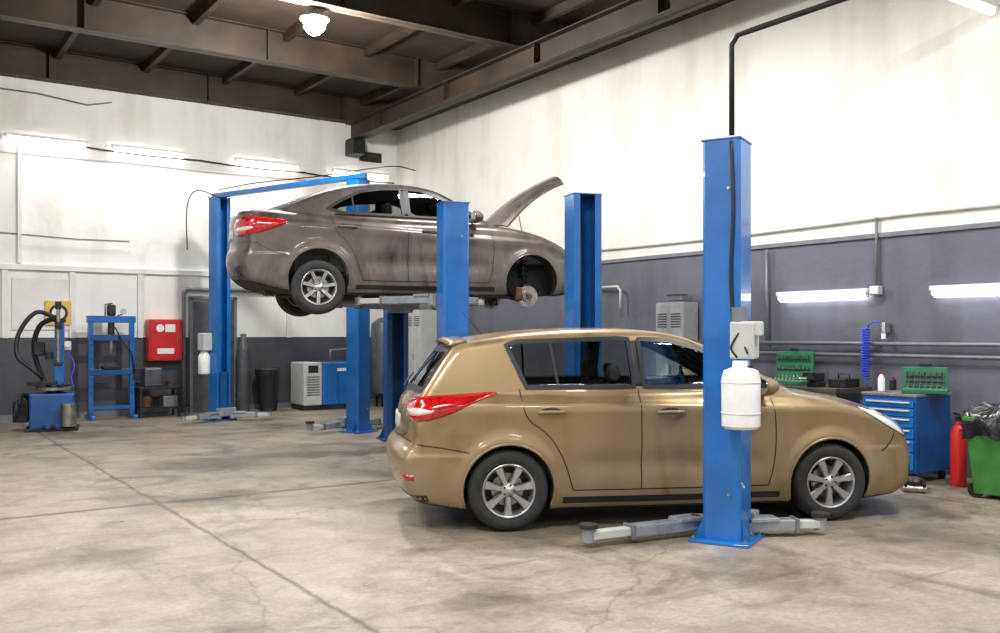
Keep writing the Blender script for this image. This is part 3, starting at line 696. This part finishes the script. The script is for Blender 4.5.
box('power_unit',(.18,.18,.3),(.22,-.1,1.35),M_lgrey,c5,bevel=.02); lathe('hydraulic_tank',[(.0001,.0),(.09,0),(.10,.02),(.10,.3),(.05,.38),(.0001,.38)],M_wplast,c5,'z',20,(.22,-.12,.80))
tube('hydraulic_hose',[(4.98,15.7,3.8),(4.55,15.7,3.9),(4.40,15.75,3.6),(4.42,15.8,2.9)],.010,M_black,lift3,8,6)
tube('overhead_hose',[(4.9,15.6,3.93),(5.3,14.9,3.99),(5.8,13.6,3.96),(6.15,12.6,3.96),(6.5,12.3,4.0),(6.8,12.2,3.95)],.009,M_black,lift3,8,6)

# ------------------------------------------------------------------ room shell
XW,YW,XL,YB,ZT=9.4,17.7,-7.,-6.,6.4
M_wr=wall_mat('right_wall_paint',(.115,.12,.155),(.80,.78,.735),2.58)
M_wb=wall_mat('back_wall_paint',(.066,.071,.09),(.84,.84,.82),1.42)
box('floor',(XW-XL+.4,YW-YB+.4,.2),((XW+XL)/2,(YW+YB)/2,-.1),M_conc)
box('ceiling',(XW-XL+.4,YW-YB+.4,.2),((XW+XL)/2,(YW+YB)/2,ZT+.1),M_deck)
box('wall_right',(.2,YW-YB+.4,ZT),(XW+.1,(YW+YB)/2,ZT/2),M_wr)
box('wall_back',(XW-XL,.2,ZT),((XW+XL)/2,YW+.1,ZT/2),M_wb)
box('wall_left',(.2,YW-YB+.4,ZT),(XL-.1,(YW+YB)/2,ZT/2),M_wb)
box('wall_front',(XW-XL,.2,ZT),((XW+XL)/2,YB-.1,ZT/2),M_wb)
def ibeam(name,a,b,w,h,m,t=.016):
    a=Vector(a);b=Vector(b);d=(b-a);L=d.length; rz=math.atan2(d.y,d.x); e=empty(name,tuple((a+b)/2),rz)
    box('web',(L,t,h),(0,0,h/2),m,e); box('bottom_flange',(L,w,t),(0,0,t/2),m,e); box('top_flange',(L,w,t),(0,0,h-t/2),m,e)
    k=int(L/2.4)
    for i in range(k): box('stiffener',(.012,w*.9,h-2*t),(-L/2+(i+.5)*L/k,0,h/2),m,e)
for y in (17.55,14.4,11.5,8.6,5.7,2.8,0.,-3.): ibeam('ceiling_beam',(XL,y,5.86),(9.38,y,5.86),.22,.53,M_beam)
for x in np.arange(-6,9.2,1.45): 
    box('ceiling_joist',(.09,YW-YB-.3,.14),(x,(YW+YB)/2,6.32),M_beam)
ibeam('crane_rail_girder',(8.32,YB+.02,5.50),(8.32,YW-.02,5.50),.26,.36,M_beam,.02)
box('ceiling_trim',(.18,YW-YB,.3),(9.30,(YW+YB)/2,6.02),M_beam)
e=empty('girder_bracket',(8.30,17.45,5.2)); box('plate',(.28,.4,.3),(0,0,.13),M_dark,e,bevel=.01); box('notice',(.5,.02,.2),(.45,.2,.02),M_dark,e); box('notice_text',(.4,.005,.05),(.45,.188,.04),M_rust,e)
tr=box('trim_1',(10.5,.08,.10),(1.65,YW-.04,2.63),M_white,bevel=.01)
for i,x in enumerate((-1.2,.6,1.9,2.95,4.1,6.95)): box('trim_%d'%(i+2),(.10,.05,1.18),(x,YW-.025,2.0),M_white,bevel=.006)
box('trim_9',(.06,.06,2.1),(2.12,YW-.03,3.75),M_white)
box('trim_10',(.9,.03,.9),(2.45,YW-.015,2.0),M_white,bevel=.01)
box('baseboard_back',(16.,.03,.10),(1.3,YW-.015,.05),M_mgrey)
e=empty('door_1',(5.42,YW-.05,0)); box('leaf',(.78,.05,2.1),(0,0,1.05),M_tank,e,bevel=.005); box('frame_l',(.06,.1,2.17),(-.42,0,1.085),M_mgrey,e); box('frame_r',(.06,.1,2.17),(.42,0,1.085),M_mgrey,e); box('frame_top',(.9,.1,.06),(0,0,2.17),M_mgrey,e); cyl('knob',.03,.05,(.3,-.05,1.0),M_chrome,e,'y')
tube('wall_pipe',[(4.85,YW-.12,0.0),(4.85,YW-.12,2.25),(4.92,YW-.12,2.32),(6.95,YW-.12,2.32)],.04,M_mgrey)
def tube_lamp(name,p,axis,L,tubes=1,rad=.022):
    e=empty(name,p,0 if axis=='x' else math.pi/2)
    box('housing',(L+.06,.09,.05),(0,0,.03),M_white,e,bevel=.008)
    cyl('glow_tube',rad,L-.04,(0,0,-.02),M_tube,e,'x',12)
    for s_ in (-1,1): box('end_cap',(.03,.06,.07),(s_*(L/2),0,-.01),M_white,e,bevel=.004)
    return e
for x in (2.54,4.24,6.48,8.5): tube_lamp('fluorescent_lamp',(x,YW-.10,4.84),'x',1.25,rad=.045)
for y,z in ((6.88,1.95),(4.88,1.945)): tube_lamp('fluorescent_lamp',(XW-.08,y,z),'y',1.2,rad=.05)
e=tube_lamp('fluorescent_lamp',(8.80,4.85,4.75),'x',1.0,rad=.04)
tube('wall_bracket',[(.1,0,.05),(.595,0,.05)],.012,M_dark,e,6)
e=empty('ceiling_flood_lamp',(4.98,11.74,5.68)); lathe('reflector',[(.03,.22),(.08,.2),(.14,.13),(.20,.07)],M_lgrey,e,'z',28,cap=False); lathe('bulb',[(.0001,-.15),(.08,-.12),(.14,-.05),(.15,.02),(.07,.12),(.0001,.13)],M_lampglow,e,'z',20,cap=False); tube('stem',[(0,0,.2),(0,0,.5)],.015,M_dark,e)
def sag(a,b,n,s_): return [tuple(Vector(a).lerp(Vector(b),i/n)+Vector((0,0,-s_*abs(math.sin(math.pi*i*3/n))))) for i in range(n+1)]
tube('wall_cable',sag((3.1,YW-.06,4.80),(9.3,YW-.06,4.72),36,.03),.014,M_black)
tube('wall_cable',sag((-3,YW-.04,4.58),(7.3,YW-.04,4.60),30,.02),.012,M_lgrey)
tube('wall_cable',[(1.0,YW-.04,3.22),(2.,YW-.04,3.2),(3.0,YW-.04,3.16),(3.9,YW-.04,3.17)],.009,M_mgrey)
tube('wall_cable',[(XL+.1,YW-.05,5.66),(2.4,YW-.05,5.64),(3.2,YW-.05,5.55),(3.6,YW-.05,5.65)],.012,M_mgrey)
tube('wall_cable',sag((XW-.03,17.5,2.80),(XW-.03,0,2.80),50,.03),.014,M_lgrey)
for z in (1.38,1.25): tube('wall_pipe',[(XW-.08,9.,z),(XW-.08,0.,z)],.022,M_mgrey)
tube('wall_pipe',[(XW-.06,7.7,1.38),(XW-.06,7.7,2.55)],.02,M_mgrey)
tube('wall_pipe',[(XW-.06,11.1,2.2),(XW-.12,10.45,2.2),(XW-.12,10.38,2.14),(XW-.12,10.38,1.86)],.022,M_lgrey)
tube('wall_conduit',[(XW-.04,6.18,2.02),(XW-.04,6.18,2.55),(XW-.04,6.18,2.80)],.018,M_mgrey)
e=empty('junction_box',(XW-.05,6.18,1.98)); box('case',(.08,.12,.10),(0,0,0),M_lgrey,e,bevel=.01); box('lid',(.01,.10,.08),(-.044,0,0),M_white,e,bevel=.003)
box('trim_11',(.03,20,.05),(XW-.015,5,2.60),M_mgrey)

# ------------------------------------------------------------------ back wall equipment
e=empty('tyre_changer',(2.35,15.75,0),math.radians(-12))
box('cabinet',(.62,.55,.55),(0,0,.30),M_blue_d,e,bevel=.03); box('base_skirt',(.74,.66,.05),(0,0,.025),M_dark,e,bevel=.01)
cyl('turntable',.27,.04,(.02,-.02,.64),M_steel,e,seg=36); cyl('turntable_spindle',.10,.06,(.02,-.02,.60),M_dark,e)
for i in range(4):
    a=i*math.pi/2+.5; box('clamp_jaw',(.14,.05,.05),(.02+.2*math.cos(a),-.02+.2*math.sin(a),.68),M_dark,e,rot=(0,0,a),bevel=.006)
box('column',(.14,.14,1.45),(.08,.30,.95),M_blue,e,bevel=.01); box('column_cap',(.18,.18,.06),(.08,.30,1.70),M_dark,e,bevel=.01)
box('swing_beam',(.08,.42,.10),(.08,.12,1.62),M_dark,e,bevel=.01); cyl('vertical_shaft',.03,.85,(.08,-.04,1.45),M_steel,e,seg=14); box('mount_head',(.12,.10,.06),(.08,-.04,1.02),M_dark,e,bevel=.015)
cyl('shaft_handle',.045,.12,(.08,-.04,1.93),M_black,e)
tube('bead_breaker_arm',[(-.28,.2,.45),(-.42,.0,.55),(-.46,-.3,.42)],.045,M_dark,e,10,5); cyl('bead_breaker_shoe',.16,.03,(-.46,-.34,.36),M_dark,e,'x',20)
tube('air_hose',[(.02,.2,1.75),(-.25,.2,1.82),(-.48,.15,1.5),(-.5,.1,1.15),(-.3,.05,.95),(-.15,.1,.8)],.034,M_black,e,10,6)
tube('helper_arm',[(-.1,.3,.6),(-.28,.3,1.2),(-.2,.2,1.6),(.05,.05,1.75)],.04,M_dark,e,10,5)
box('helper_block',(.16,.12,.22),(-.2,.24,1.25),M_dark,e,bevel=.02); cyl('helper_roller',.06,.12,(-.05,.0,1.15),M_dark,e,seg=18)
box('gauge_box',(.10,.08,.14),(.2,.26,1.3),M_lgrey,e,bevel=.01); cyl('pressure_gauge',.045,.03,(.2,.20,1.32),M_white,e,'y',18)
tube('coil_line',[(.2,.2,1.22),(.3,.1,1.0),(.26,.0,.8),(.3,-.1,.66)],.012,M_bluepl,e,8,5)
cyl('air_tank',.11,.34,(.24,-.36,.25),M_steel,e,seg=24); box('pedal_1',(.05,.16,.02),(-.1,-.38,.08),M_dark,e); box('pedal_2',(.05,.16,.02),(.02,-.38,.08),M_dark,e)
box('clutter_tray',(.4,.3,.06),(-.15,.1,.72),M_dark,e,bevel=.01); box('side_toolbox',(.22,.4,.34),(-.44,.12,.30),M_dark,e,bevel=.02)
e=empty('hydraulic_shop_press',(3.5,17.2,0))
for s_ in (-1,1):
    box('upright',(.08,.10,1.72),(s_*.34,0,.90),M_blue,e,bevel=.006); box('foot',(.08,.62,.07),(s_*.34,0,.035),M_blue,e,bevel=.008)
    for k in range(8): cyl('pin_hole',.014,.104,(s_*.34,0,.45+k*.12),M_dark,e,'y',10)
box('head_beam',(.80,.12,.12),(0,0,1.74),M_blue,e,bevel=.006); box('head_plate',(.70,.05,.10),(0,-.03,1.42),M_blue_d,e,bevel=.006)
cyl('hydraulic_ram',.055,.34,(0,-.0,1.56),M_dark,e); cyl('ram_piston',.028,.25,(0,0,1.28),M_steel,e); box('press_bed',(.72,.14,.10),(0,0,.82),M_blue_d,e,bevel=.006); box('lower_brace',(.62,.06,.06),(0,.0,.2),M_blue,e)
box('bed_blocks',(.3,.2,.05),(0,0,.895),M_dark,e,bevel=.006); cyl('gauge',.05,.03,(.2,-.02,1.88),M_lgrey,e,'y',20); tube('pump_line',[(.2,0,1.84),(.1,0,1.8),(.02,0,1.75)],.01,M_black,e); tube('ram_spring',[(-.1,0,1.8),(-.1,0,2.0),(.02,0,2.02)],.012,M_dark,e,8)
tube('press_hose',[(.05,-.05,1.6),(.2,-.12,1.3),(.33,-.1,1.1),(.36,-.08,.8)],.012,M_black,e,8,6); box('hand_pump',(.12,.12,.22),(.42,-.02,.78),M_dark,e,bevel=.02)
box('motor_drum',(.14,.14,.20),(0,.0,1.90),M_dark,e,bevel=.03)
e=empty('fire_hose_cabinet',(4.49,YW-.13,1.37)); box('case',(.60,.24,.76),(0,0,0),M_red,e,bevel=.012); box('door_panel',(.54,.015,.70),(0,-.125,0),M_red,e,bevel=.006); box('label',(.18,.005,.14),(.08,-.135,.22),M_white,e); cyl('symbol',.07,.006,(-.1,-.135,.22),M_white,e,'y',24); box('warning_label',(.3,.005,.10),(0,-.135,-.2),M_white,e); box('handle',(.03,.03,.12),(.22,-.14,0),M_chrome,e,bevel=.006)
e=empty('warning_sign',(2.72,YW-.065,1.85)); box('board',(.42,.02,.42),(0,0,0),M_yellow,e,bevel=.004); lathe('ring',[(.11,-.02),(.11,-.012),(.15,-.012),(.15,-.02)],M_dark,e,'y',28,cap=False); cyl('disc',.10,.01,(0,-.012,0),M_white,e,'y',24)
e=empty('parts_bench',(4.28,17.2,0)); box('top',(.75,.5,.04),(0,0,.52),M_dark,e,bevel=.005)
for a in (-.33,.33):
    for b in (-.2,.2): box('leg',(.04,.04,.5),(a,b,.25),M_dark,e)
box('shelf',(.7,.45,.03),(0,0,.16),M_dark,e); box('gearbox',(.3,.3,.34),(-.1,0,.71),M_tank,e,bevel=.03); box('crate',(.26,.3,.2),(.2,0,.27),M_mgrey,e,bevel=.01); cyl('part',.1,.2,(-.2,-.02,.28),M_rust,e); cyl('drum_part',.09,.10,(.24,0,.59),M_rust,e)
e=empty('gas_cylinder',(5.92,17.38,0)); lathe('bottle',[(.0001,.0),(.10,0),(.115,.02),(.115,1.15),(.10,1.25),(.05,1.33),(.035,1.36),(.0001,1.36)],M_tank,e,'z',24,cap=False); lathe('valve_guard',[(.05,1.33),(.055,1.48),(.045,1.48)],M_mgrey,e,'z',18,cap=False); cyl('valve',.02,.14,(0,0,1.42),M_steel,e,seg=12)
e=empty('waste_bin',(6.36,17.25,0)); lathe('bucket',[(.0001,.0),(.17,0),(.22,.72),(.24,.76),(.24,.78),(.20,.78),(.15,.03),(.0001,.03)],M_black,e,'z',32,cap=False); lathe('bag_rim',[(.245,.70),(.25,.80),(.21,.82),(.20,.76)],M_bag,e,'z',24,cap=False)
e=empty('screw_compressor',(7.40,17.15,0)); box('body_left',(.38,.7,.84),(-.30,0,.51),M_lgrey,e,bevel=.03); box('body_right',(.62,.7,.84),(.20,0,.51),M_blue,e,bevel=.03); box('plinth',(.96,.62,.09),(0,0,.045),M_dark,e)
for k in range(8): box('louvre',(.26,.02,.02),(-.30,-.355,.3+k*.05),M_mgrey,e)
box('control_panel',(.2,.02,.14),(-.30,-.355,.8),M_dark,e,bevel=.004); box('door_seam',(.01,.01,.72),(.22,-.352,.5),M_dark,e); box('badge',(.2,.01,.06),(.3,-.354,.78),M_white,e)
tube('outlet_pipe',[(.3,.2,.9),(.3,.2,1.15),(.9,.15,1.2)],.02,M_mgrey,e)
e=empty('air_receiver_tank',(8.66,16.9,0)); lathe('vessel',[(.0001,.18),(.1,.2),(.24,.28),(.25,.34),(.25,1.60),(.23,1.70),(.1,1.8),(.0001,1.82)],M_tank,e,'z',32,cap=False)
for i in range(3):
    a=i*2.1; box('leg',(.04,.04,.3),(.15*math.cos(a),.15*math.sin(a),.15),M_dark,e)
cyl('gauge',.05,.03,(0,-.27,1.3),M_white,e,'y',20)
def locker(name,loc,sz,m,rz=0.):
    e=empty(name,loc,rz); w,d,h=sz; box('case',(w,d,h-.08),(0,0,h/2+.04),m,e,bevel=.008); box('plinth',(w-.04,d-.04,.08),(0,0,.04),M_dark,e)
    for s_ in (-1,1):
        box('door',(w/2-.012,.012,h-.12),(s_*w/4,-d/2-.006,h/2+.04),m,e,bevel=.004)
        for k in range(6): box('vent_slot',(w/2-.08,.006,.012),(s_*w/4,-d/2-.014,h-.16-k*.035),M_dark,e)
    box('handle',(.02,.02,.12),(.04,-d/2-.02,h*.52),M_chrome,e); return e
locker('metal_locker',(9.13,16.1,0),(.62,.42,1.98),M_lgrey,-math.pi/2)
locker('electrical_cabinet',(9.20,9.13,0),(.52,.28,1.92),M_locker,-math.pi/2)
e=empty('parts_box',(9.2,9.1,1.945)); box('carton',(.2,.32,.06),(0,0,.03),M_mgrey,e,bevel=.005); box('lid',(.18,.22,.03),(0,.02,.075),M_wood,e,bevel=.005)
# ------------------------------------------------------------------ right side benches
e=empty('workbench',(9.02,7.50,0)); box('top',(.66,2.55,.05),(0,0,.865),M_wood,e,bevel=.006)
for y in (-1.2,0,1.2):
    for x in (-.27,.27): box('leg',(.05,.05,.84),(x,y,.42),M_mgrey,e)
box('lower_shelf',(.58,2.5,.03),(0,0,.25),M_mgrey,e); box('apron',(.02,2.5,.12),(-.3,0,.78),M_mgrey,e)
e=empty('bench_vice',(8.85,6.60,.89)); box('base',(.16,.14,.06),(0,0,.03),M_dark,e,bevel=.01); box('body',(.2,.09,.10),(0,0,.11),M_dark,e,bevel=.015); box('moving_jaw',(.06,.14,.09),(-.13,0,.13),M_dark,e,bevel=.01); tube('screw',[(-.3,0,.1),(0,0,.1)],.014,M_steel,e); tube('bar',[(-.28,-.08,.1),(-.28,.08,.1)],.007,M_steel,e)
def toolcase(loc,w,h,rz,n):
    e=empty('socket_tool_case',loc,rz); box('tray',(w,.26,.05),(0,-.13,.025),M_teal,e,bevel=.01); box('lid',(w,.045,h),(0,.03,h/2+.01),M_teal,e,rot=(-.10,0,0),bevel=.01)
    for r in range(3):
        for i in range(n):
            x=-w/2+.05+i*(w-.1)/(n-1); cyl('lid_socket',.007+.004*((i+r)%3),.05,(x,.0,.08+r*(h-.14)/2),M_chrome,e,'z',10)
            if r<2: cyl('tray_socket',.011,.04,(x,-.07-.1*r,.06),M_chrome,e,'z',10)
    for r in range(3): box('lid_rail',(w-.06,.01,.015),(0,-.005,.055+r*(h-.14)/2),M_dark,e)
    box('grip',(.12,.02,.03),(0,.02,h+.035),M_dark,e,bevel=.006)
toolcase((9.12,7.12,.89),.50,.38,-math.pi/2+.1,9)
random.seed(7)
def bottle(loc,r,h,m,cap): 
    e=empty('fluid_bottle',loc); lathe('body',[(.0001,0),(r,0.004),(r,h*.7),(r*.5,h*.85),(r*.3,h*.88),(r*.3,h*.94)],m,e,'z',18,cap=False); cyl('cap',r*.36,h*.1,(0,0,h*.96),cap,e,seg=14)
e=empty('bench_grinder',(9.1,8.2,.89)); box('motor',(.16,.2,.14),(0,0,.13),M_mgrey,e,bevel=.03); box('foot',(.16,.12,.06),(0,0,.03),M_dark,e,bevel=.008)
for s_ in (-1,1): cyl('wheel',.08,.025,(0,s_*.14,.13),M_lgrey,e,'y',24)
e=empty('toolbox',(9.05,6.38,.89)); box('case',(.28,.22,.10),(0,0,.05),M_dark,e,bevel=.01); tube('handle',[(0,-.07,.10),(0,-.07,.15),(0,.07,.15),(0,.07,.10)],.008,M_black,e,8)
e=empty('tool_drawer_cabinet',(8.85,5.50,0),-math.pi/2)
w,d,h=.60,.62,.87
box('carcass',(w,d,h-.1),(0,0,.1+(h-.1)/2),M_blue_d,e,bevel=.012); box('worktop',(w+.02,d+.02,.03),(0,0,h+.005),M_mgrey,e,bevel=.006)
zz=.13
for k,hh in enumerate((.18,.13,.11,.11,.09,.08)):
    box('drawer',(w-.05,.02,hh-.012),(0,-d/2-.008,zz+hh/2),M_blue,e,bevel=.005); box('drawer_handle',(w-.12,.022,.016),(0,-d/2-.026,zz+hh-.026),M_lgrey,e,bevel=.004); zz+=hh
for x in (-.24,.24):
    for y in (-.25,.25): cyl('castor',.045,.03,(x,y,.046),M_black,e,'x',18)
toolcase((8.9,5.32,.89),.42,.25,-math.pi/2+.5,7)
bottle((8.72,5.70,.89),.035,.20,M_wplast,M_red); bottle((8.80,5.76,.89),.03,.16,M_bluepl,M_white); bottle((9.02,5.76,.89),.035,.15,M_black,M_red)
e=empty('fire_extinguisher',(8.80,4.92,0)); lathe('cylinder',[(.0001,.0),(.07,0),(.075,.03),(.075,.5),(.06,.57),(.025,.6),(.02,.64),(.0001,.64)],M_red,e,'z',28,cap=False); box('valve',(.05,.04,.05),(0,0,.66),M_dark,e,bevel=.005); box('lever',(.12,.02,.015),(-.04,0,.71),M_black,e,rot=(0,.2,0)); tube('hose',[(.03,0,.66),(.10,0,.6),(.10,0,.35),(.085,0,.2)],.011,M_black,e,8,5)
e=empty('rubbish_bin',(8.56,4.30,0),math.radians(8))
s1,s2=.23,.29; V=[];F=[]
for s_,z in ((s1,.04),(s2,.70),(s2+.015,.70),(s2+.015,.74),(s2-.02,.74),(s1-.02,.08)):
    for a,b in ((-1,-1),(1,-1),(1,1),(-1,1)): V.append((a*s_,b*s_,z))
for k in range(5):
    for i in range(4): F.append((k*4+i,k*4+(i+1)%4,(k+1)*4+(i+1)%4,(k+1)*4+i))
F+=[(3,2,1,0),(20,21,22,23)]
mobj('tub',V,F,M_green,e,bevel=.012)
for s_ in (-1,1): cyl('wheel',.07,.04,(s_*.2,.22,.07),M_black,e,'x',20)
for k in range(3): box('rib',(.02,.012,.55),(-.14+k*.14,-.268,.38),M_green,e,rot=(-.09,0,0))
V=[];F=[];n=64
for k,(rr,z) in enumerate(((.315,.56),(.33,.66),(.325,.76),(.27,.80),(.20,.83),(.08,.80),(.0,.78))):
    for i in range(n):
        a=2*math.pi*i/n; c,s_=math.cos(a),math.sin(a); q=rr/max(abs(c),abs(s_))**.75
        wob=.018*math.sin(9*a+k)+.014*math.sin(17*a+2.1*k)+random.uniform(-.006,.006); q=max(.001,q+(wob if rr>.05 else 0)); zz2=z+(.03*math.sin(5*a+1.3*k)+random.uniform(-.012,.012) if rr>.05 else 0)
        V.append((q*c,q*s_,zz2))
for k in range(6):
    for i in range(n): F.append((k*n+i,k*n+(i+1)%n,(k+1)*n+(i+1)%n,(k+1)*n+i))
mobj('bin_bag',V,F,M_bag,e,True)
e=empty('floor_jack',(8.25,5.05,0),.6); box('frame_a',(.4,.03,.07),(0,.08,.06),M_dark,e,bevel=.005); box('frame_b',(.4,.03,.07),(0,-.08,.06),M_dark,e,bevel=.005); box('ram',(.2,.1,.06),(.05,0,.08),M_rust,e,bevel=.01); cyl('saddle',.05,.03,(-.16,0,.12),M_steel,e)
for a in (-.17,.17): cyl('roller',.035,.2,(a,0,.035),M_steel,e,'y',16)
e=empty('coiled_air_hose',(XW-.12,6.06,1.56)); box('wall_bracket',(.06,.08,.12),(.07,0,0),M_mgrey,e,bevel=.008); cyl('regulator',.03,.12,(.0,-.02,.0),M_chrome,e); cyl('regulator_bowl',.025,.07,(.0,-.02,-.09),M_wplast,e)
pts=[(0,0,.05),(-.02,.08,.07),(-.02,.15,.03)]+[(-.02+.045*math.cos(t),.19+.045*math.sin(t),.0-t*.0046) for t in np.linspace(0,2*math.pi*20,320)]
pts+=[(-.02,.19,-.62),(-.02,.16,-.66)]
tube('coil',pts,.0075,M_bluepl,e,6)

# ------------------------------------------------------------------ lights
def area(name,loc,sx,sy,pw,col=(1,.985,.965),rot=(0,0,0)):
    l=bpy.data.lights.new(name,'AREA'); l.shape='RECTANGLE'; l.size=sx; l.size_y=sy; l.energy=pw; l.color=col
    e=empty(name,loc); o=bpy.data.objects.new('light',l); o.rotation_euler=rot; COL.objects.link(o); o.parent=e
    box('housing',(sx+.06,sy+.06,.06),(0,0,.045),M_white,e,bevel=.008); 
    for s_ in (-1,1): tube('hanger',[(s_*sx*.4,0,.07),(s_*sx*.4,0,5.86-loc[2])],.008,M_dark,e,6)
    return o
for x,y,p in ((-3.5,-2.8,210),(2.,-2.8,220),(6.5,-2.8,200),(-3.5,3,250),(1.2,3.2,330),(6.3,2.6,290),(-3.5,8.6,270),(.6,8.4,320)):  # out-of-view fill lights added to brighten the room, housings and hangers included
    area('unseen_fill_panel',(x,y,5.3),1.6,.4,p)
area('unseen_fill_panel',(6.2,7.6,5.45),1.6,.3,300)  # one more unseen fill light, added overhead
l=bpy.data.lights.new('flood_light','POINT'); l.energy=900; l.shadow_soft_size=.15; l.color=(1,.975,.94); o=bpy.data.objects.new('ceiling_flood_light',l); o.location=(4.98,11.74,5.36); COL.objects.link(o)
l=bpy.data.lights.new('back_light','AREA'); l.shape='RECTANGLE'; l.size=5; l.size_y=.1; l.energy=100; l.color=(1,.99,.97); o=bpy.data.objects.new('fluorescent_row_light',l); o.location=(4.5,17.35,4.80); o.rotation_euler=(math.radians(-30),0,0); COL.objects.link(o)
w=bpy.data.worlds.new('world'); SC.world=w; w.use_nodes=True; w.node_tree.nodes['Background'].inputs[0].default_value=(.6,.65,.7,1); w.node_tree.nodes['Background'].inputs[1].default_value=.3

# ------------------------------------------------------------------ camera
cd=bpy.data.cameras.new('camera'); cam=bpy.data.objects.new('camera',cd); COL.objects.link(cam)
cam.location=(0,0,1.5); cam.rotation_euler=(math.radians(90),0,math.radians(-34.36)); cd.lens=33.2; cd.sensor_width=36; cd.shift_y=.0165; cd.clip_start=.05; cd.clip_end=200
SC.camera=cam
